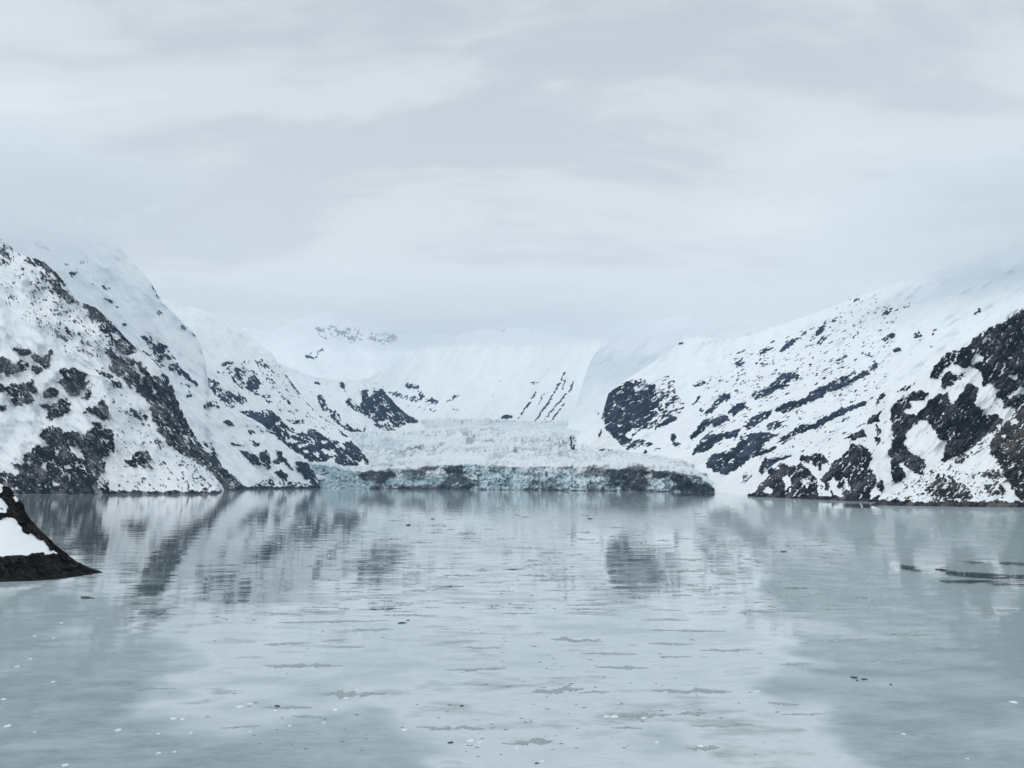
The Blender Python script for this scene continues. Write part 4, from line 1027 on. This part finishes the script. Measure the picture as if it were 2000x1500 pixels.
# ------------------------------------------------------------------ low cloud on the peaks
def low_cloud(label, c, r, density, seed):
    """closed cloud body, thin at its ragged rim, so that slopes fade into it"""
    nth, nr = 64, 22
    th = np.linspace(0, 2 * math.pi, nth, endpoint=False)[None, :]
    rho = np.linspace(0, 1, nr)[:, None]
    ox, oz = np.cos(th), np.sin(th)
    out = 1 + 0.22 * fbm(ox * 1.5 + seed, oz * 1.5, 4, seed)
    x = r[0] * rho * out * ox; z = r[2] * rho * out * oz
    hd = (1 - rho ** 2) ** 1.5 * np.clip(1 + 0.7 * fbm(x / (0.33 * r[0]), z / (0.3 * r[2]), 4, seed + 3), 0.15, 2)
    fr = np.stack([c[0] + x, c[1] - r[1] * hd, c[2] + z], -1)
    bk = np.stack([c[0] + x, c[1] + r[1] * hd + 0.5, c[2] + z], -1)[::-1]
    V = np.concatenate([fr, bk]); n2 = V.shape[0]
    idx = np.arange(nth * n2).reshape(n2, nth)
    nx = np.roll(idx, -1, 1)
    F = np.stack([idx[:-1], idx[1:], nx[1:], nx[:-1]], -1).reshape(-1, 4)
    m = bpy.data.materials.new('cloud_vapour'); m.use_nodes = True
    nt = m.node_tree; nt.nodes.clear()
    out = nt.nodes.new('ShaderNodeOutputMaterial')
    v = nt.nodes.new('ShaderNodeVolumePrincipled')
    v.inputs['Color'].default_value = (0.97, 0.985, 1.0, 1)
    v.inputs['Density'].default_value = density
    nt.links.new(v.outputs[0], out.inputs['Volume'])
    o = mesh_obj('low_cloud', V.reshape(-1, 3), F, m)
    o['kind'] = 'stuff'; o['label'] = label
low_cloud('pale cloud wrapped round the left snow peak', (-2750, 3150, 1250), (1550, 400, 420), 0.0026, 3)
low_cloud('thin wisp below the left cloud, across the snow peak', (-1950, 2950, 985), (520, 160, 120), 0.0026, 4)
low_cloud('torn wisp at the right rim of the left cloud', (-1330, 3300, 1130), (420, 180, 150), 0.0012, 6)
low_cloud('pale cloud wrapped round the right ridge top', (2900, 3350, 1230), (1700, 400, 470), 0.0034, 9)
low_cloud('thin wisp hanging on the right ridge', (2150, 3100, 1000), (620, 170, 110), 0.0024, 10)
low_cloud('small torn wisp left of the right ridge cloud', (1500, 3500, 1010), (420, 160, 90), 0.0016, 12)
low_cloud('pale cloud bank before the far ridges behind the glacier', (-150, 5000, 1150), (2500, 240, 300), 0.0036, 15)

# ------------------------------------------------------------------ haze
def build_haze():
    m = bpy.data.materials.new('haze_air'); m.use_nodes = True
    nt = m.node_tree; nt.nodes.clear()
    out = nt.nodes.new('ShaderNodeOutputMaterial')
    v = nt.nodes.new('ShaderNodeVolumePrincipled')
    v.inputs['Color'].default_value = (0.50, 0.75, 1.0, 1)
    v.inputs['Density'].default_value = 2.7e-5
    v.inputs['Anisotropy'].default_value = 0.0
    nt.links.new(v.outputs[0], out.inputs['Volume'])
    x0, x1, y0, y1, z0, z1 = -11000, 11000, -3000, 14500, -25, 2300
    V = [(x, y, z) for z in (z0, z1) for y in (y0, y1) for x in (x0, x1)]
    F = [(0, 2, 3, 1), (4, 5, 7, 6), (0, 1, 5, 4), (2, 6, 7, 3), (0, 4, 6, 2), (1, 3, 7, 5)]
    o = mesh_obj('haze', V, F, m, None, None, False)
    o['kind'] = 'stuff'; o['label'] = 'thin pale haze filling the fjord air'
build_haze()

# ------------------------------------------------------------------ ice on the water
def ice_mat(name, c0, c1, rough, sc):
    m, nt, b = new_mat(name)
    n = noise_node(nt, sc, 4, 0.6)
    nt.links.new(ramp_node(nt, n, [(0.35, c0), (0.65, c1)]), b.inputs['Base Color'])
    b.inputs['Roughness'].default_value = rough
    return m
M_FLOE = ice_mat('floe_ice', (0.62, 0.70, 0.73), (0.86, 0.89, 0.90), 0.5, 2.5)
M_BRASH = ice_mat('brash_ice_grey', (0.12, 0.15, 0.16), (0.32, 0.38, 0.40), 0.4, 0.9)
M_FILM = ice_mat('slush_film', (0.20, 0.25, 0.26), (0.35, 0.42, 0.435), 0.4, 2.0)
M_CHIP = ice_mat('chip_ice', (0.05, 0.065, 0.07), (0.16, 0.19, 0.20), 0.35, 2.0)
M_DARK = ice_mat('dirty_ice', (0.008, 0.010, 0.014), (0.04, 0.044, 0.05), 0.5, 2.0)
rng = np.random.default_rng(7)

def blob_mesh(r, n, h, aspect=0.7, seed=0, peak=1.0):
    """one irregular ice piece: waterline ring, shoulder ring, crown"""
    g = np.random.default_rng(seed)
    a = np.arange(n) * 2 * math.pi / n + g.uniform(-0.2, 0.2, n)
    rad = g.uniform(0.7, 1.1, n)
    V = []
    for k, z in ((0.96, -0.12 * h), (1.0, 0.10 * h), (0.72, 0.8 * h)):
        for i in range(n):
            zz = z if k > 0.9 else h * g.uniform(0.5, 1.0)
            V.append((r * k * rad[i] * math.cos(a[i]), r * k * rad[i] * math.sin(a[i]) * aspect, zz))
    V.append((r * g.uniform(-0.2, 0.2), r * g.uniform(-0.2, 0.2) * aspect, h * peak))
    F = []
    for j in range(2):
        for i in range(n):
            q = (i + 1) % n
            F.append((j * n + i, j * n + q, (j + 1) * n + q)); F.append((j * n + i, (j + 1) * n + q, (j + 1) * n + i))
    for i in range(n):
        F.append((2 * n + i, 2 * n + (i + 1) % n, 3 * n))
    return np.array(V), np.array(F)

def raw_mesh(name, V, F, mats):
    me = bpy.data.meshes.new(name)
    me.from_pydata([tuple(v) for v in V], [], [tuple(int(q) for q in f) for f in F])
    for m in mats:
        me.materials.append(m)
    me.update()
    return me

FLOES = [raw_mesh('ice_floe', *blob_mesh(1.0, 9, 0.30, 0.75, 100 + i, 1.05), [M_FLOE]) for i in range(8)]
CHIPS = [raw_mesh('ice_chip', *blob_mesh(1.0, 7, 0.42, 0.6, 200 + i, 1.3), [M_CHIP]) for i in range(8)]
DARKS = [raw_mesh('dark_ice', *blob_mesh(1.0, 11, 0.42, 0.5, 300 + i, 1.0), [M_DARK]) for i in range(5)]

def place(name, me, px, py, wpx, label, cat, group=None, zs=1.0):
    D = float(water_D(py)); P = at(px, py, D)
    o = bpy.data.objects.new(name, me); COL.objects.link(o)
    r = wpx * 0.5 * D / FPX
    o.location = (P[0], P[1], 0.0)
    o.scale = (r, r * 1.2, r * zs)
    o.rotation_euler = (0, 0, float(rng.uniform(-0.5, 0.5)))
    return tag(o, label, cat, group)

LL = 'small white ice floe on the grey slush at lower left'
for k, (x, y, w_) in enumerate([(104, 1332, 9), (68, 1430, 8), (232, 1426, 14), (339, 1404, 15), (356, 1405, 12), (309, 1433, 8), (373, 1432, 10), (310, 1471, 10), (341, 1469, 8), (34, 1302, 11), (60, 1287, 9), (7, 1366, 12), (120, 1217, 8), (68, 1243, 9), (105, 1246, 8), (488, 1429, 8)]):
    place('ice_floe', FLOES[k % 8], x, y, w_, LL, 'ice floe', 'white floes at lower left')
place('ice_floe', FLOES[2], 16, 1418, 15, 'bright flat ice floe by the left edge, lowest of those on that edge', 'ice floe')
place('ice_floe', FLOES[4], 127, 1495, 14, 'white ice floe cut by the bottom edge at left', 'ice floe')
MID = 'white ice floe among brash ice at bottom centre'
for k, (x, y, w_) in enumerate([(470, 1381, 16), (488, 1375, 12), (655, 1387, 14), (538, 1388, 9), (633, 1412, 9), (566, 1418, 9), (790, 1426, 14), (920, 1447, 16), (938, 1450, 12), (1185, 1400, 14), (1257, 1403, 12), (1283, 1450, 11), (1010, 1461, 11), (1060, 1487, 9), (1480, 1350, 11), (676, 1364, 12), (1300, 1352, 10)]):
    place('ice_floe', FLOES[(k + 3) % 8], x, y, w_, MID, 'ice floe', 'white floes at bottom centre')
place('ice_floe', FLOES[1], 1200, 1400, 19, 'largest white floe lying against the brash raft at bottom centre', 'ice floe')
place('ice_floe', FLOES[5], 1368, 1458, 15, 'white floe resting on the rightmost brash raft at bottom', 'ice floe')
place('ice_floe', FLOES[0], 1765, 1434, 9, 'lone white floe on the dark slush at lower right', 'ice floe')
place('ice_floe', FLOES[6], 1980, 1372, 16, 'thin white floe by the right edge', 'ice floe')
place('ice_floe', FLOES[3], 1890, 1482, 7, 'tiny white floe near the lower right corner', 'ice floe')

for k, (x, y, w_, lab) in enumerate([
        (166, 1168, 26, 'long dark dirty ice lump off the left rock point'), (180, 1168.6, 9, 'small dark lump trailing the long dirty lump off the left point'),
        (785, 1217, 18, 'flat dark ice lump left of centre in the open water'), (797, 1212, 8, 'small dark lump just beyond the flat dark lump left of centre'),
        (902, 1379, 10, 'black ice lump alone in the clear water below centre'), (1531, 1078, 15, 'dark twin-humped lump far out on the right water'),
        (1668, 1324, 13, 'dark rounded lump left of the jagged one at right'), (1674, 1329, 7, 'tiny dark lump between the rounded and the jagged one'),
        (1688, 1327, 15, 'jagged dark lump with spikes on the right water'), (1740, 1337, 9, 'small dark lump right of the jagged one'),
        (1836, 1113, 20, 'dark lumpy ice at the start of the black reflection at right'), (1846, 1113.4, 9, 'dark knob at the right end of that lumpy ice'),
        (845, 1014, 8, 'dark speck far out before the glacier face'), (1152, 1013.5, 14, 'thin dark streak of ice far out below the knob'),
        (798, 1026, 12, 'dark smudge of ice far out left of centre'), (541, 1380, 13, 'dark lump beside the white floes at lower centre left'), (880, 1451, 12, 'dark lump at the left end of a bottom brash line'),
        (1048, 1491, 9, 'dark lump at the bottom edge near centre')]):
    place('dark_ice_lump', DARKS[k % 5], x, y, w_, lab, 'ice lump', None, 0.9 if w_ < 14 else 0.55)

def side(x):
    return 'left of centre' if x < 800 else 'at the centre' if x < 1150 else 'right of centre'
CH = {0: 'tiny grey ice chip in the middle distance, ', 1: 'tiny grey ice chip on the nearer water, ', 2: 'tiny grey ice chip near the bottom edge, '}
n_chip = 0
while n_chip < 190:
    y = 1130 + 350 * rng.random() ** 0.9
    x = rng.normal(1000, 330)
    if x < 380 or x > 1600:
        continue
    place('ice_chip', CHIPS[n_chip % 8], x, y, rng.uniform(2.6, 6.5), CH[int(y > 1240) + int(y > 1370)] + side(x), 'ice chip', 'ice chips on the middle water', 0.5).scale.x *= 1.7
    n_chip += 1

def brash_patch(px, py, wpx, hpx, label, group, seed, film=0.5):
    """a raft of small ice bits in a thin slush film"""
    g = np.random.default_rng(seed)
    D = float(water_D(py)); C = at(px, py, D)
    hw = wpx * 0.5 * D / FPX
    hd = 0.5 * abs(float(water_D(py - hpx / 2)) - float(water_D(py + hpx / 2)))
    V, F, mi = [], [], []
    def add(v, f, m):
        b0 = len(V); V.extend(map(tuple, v)); F.extend([tuple(int(q) + b0 for q in t) for t in f]); mi.extend([m] * len(f))
    n = 72
    xs = np.linspace(-1, 1, n)
    env = (1 - xs ** 2) ** 0.7
    o1 = seed * 3.3
    mid = 0.35 * fbm(xs * 1.3 + o1, xs * 0, 3, seed) * (1 - np.abs(xs)) + g.uniform(-0.3, 0.3) * xs
    top = env * np.clip(0.5 + 0.6 * fbm(xs * 3.0 + o1, xs * 0 + 3.4, 3, seed + 1, 0.5), 0.04, 1.2)
    low = env * np.clip(0.5 + 0.6 * fbm(xs * 3.0 + o1, xs * 0 + 7.4, 3, seed + 2, 0.5), 0.04, 1.2)
    rows_ = [(mid + top, -0.04), (mid + 0.75 * top, 0.05), (mid - 0.75 * low, 0.05), (mid - low, -0.04)]
    v = np.concatenate([np.stack([hw * xs, hd * yy, np.full(n, zz)], -1) for yy, zz in rows_])
    add(v, [t for q4 in grid_faces(4, n) for t in ((q4[0], q4[2], q4[1]), (q4[0], q4[3], q4[2]))], 0)
    nb = int(np.clip(wpx * hpx / 10, 5, 120))
    for _ in range(nb):
        i = int(np.clip(g.normal(n / 2, n / 4.5), 1, n - 2))
        e_ = g.random()
        y = hd * (mid[i] - low[i] + (top[i] + low[i]) * (0.02 + 0.96 * (e_ if g.random() > 0.5 else round(e_))))
        x = hw * xs[i]
        r = g.uniform(0.4, 1.3) * 1.5 * D / FPX * (1 + D / 500)
        vv_, f = blob_mesh(r, 5, min(0.32, 0.22 * r), g.uniform(0.5, 1.0), int(g.integers(1 << 30)), 1.2)
        add(vv_ + np.array([x, y, 0.0]), f, 1 if g.random() > 0.07 else 2)
    me = raw_mesh('brash_ice_raft', V, F, [M_FILM, M_BRASH, M_FLOE])
    me.polygons.foreach_set('material_index', np.array(mi, np.int32))
    o = bpy.data.objects.new('brash_ice_raft', me); COL.objects.link(o)
    o.location = (C[0], C[1], 0)
    o.rotation_euler = (0, 0, float(g.uniform(-0.12, 0.12)))
    return tag(o, label, 'brash ice', group)

G1 = 'brash ice rafts on the near water'
for k, (x, y, w_, h_, lab) in enumerate([
        (690, 1355, 125, 20, 'wide mottled brash raft left of bottom centre, white bits along its rim'), (1030, 1450, 95, 20, 'oval brash raft near the bottom edge at centre'),
        (1250, 1396, 120, 16, 'long brash raft tapering right at bottom centre'), (1372, 1461, 62, 15, 'small brash raft carrying a white floe at bottom right of centre'),
        (1125, 1250, 95, 13, 'humped grey slush mound with ragged right end, middle of the water'), (590, 1300, 150, 13, 'long feathery brash streak left of centre')]):
    brash_patch(x, y, w_, h_, lab, G1, 500 + k, 0.8)
for k, (x, y, w_, h_) in enumerate([(880, 1422, 130, 13), (1350, 1394, 62, 9), (1090, 1349, 100, 18), (1350, 1350, 150, 14), (1395, 1418, 90, 8), (290, 1345, 105, 9),
        (930, 1307, 115, 9), (1215, 1304, 100, 9), (1570, 1395, 85, 8), (1530, 1375, 55, 8), (1760, 1292, 115, 9), (1555, 1297, 62, 8), (560, 1382, 95, 8), (1225, 1422, 60, 7), (1160, 1352, 60, 7), (600, 1400, 60, 6), (1450, 1415, 40, 5), (470, 1420, 70, 6)]):
    brash_patch(x, y, w_, h_, 'ragged grey brash raft on the near water, ' + side(x), G1, 540 + k, 0.5)
for k, (x, y, w_, h_) in enumerate([(1190, 1277, 105, 6), (1310, 1258, 85, 6), (940, 1265, 75, 6), (680, 1264, 62, 6), (560, 1257, 85, 6), (1300, 1211, 95, 6), (1340, 1232, 145, 6), (1320, 1283, 62, 5), (1420, 1270, 105, 8), (1650, 1250, 95, 7),
        (650, 1214, 205, 6), (720, 1230, 95, 6), (800, 1202, 105, 6), (750, 1190, 65, 6), (1750, 1238, 60, 6), (1620, 1190, 70, 5), (1940, 1192, 100, 9), (1780, 1240, 90, 6), (1940, 1262, 60, 5)]):
    brash_patch(x, y, w_, h_, 'thin brash ice streak across the middle water, ' + side(x), 'brash ice streaks on the middle water', 580 + k, 0.45)
n_st = 0
while n_st < 230:
    y = 985 + 215 * rng.random() ** 0.8
    x = rng.uniform(560, 1720) if rng.random() > 0.3 else rng.normal(880, 160)
    if x < 250 + (1200 - y) * 0.2 or x > 1980:
        continue
    brash_patch(x, y, rng.uniform(14, 70) * (0.5 + (y - 985) / 250), rng.uniform(1.6, 4.6) * (0.7 + (y - 985) / 250), ('faint dark line of drift ice far out, ' if y < 1090 else 'dark line of drift ice before the mountain reflections, ') + side(x), 'drift ice lines on the far water', 700 + n_st, 0.45 if rng.random() > 0.5 else 0)
    n_st += 1
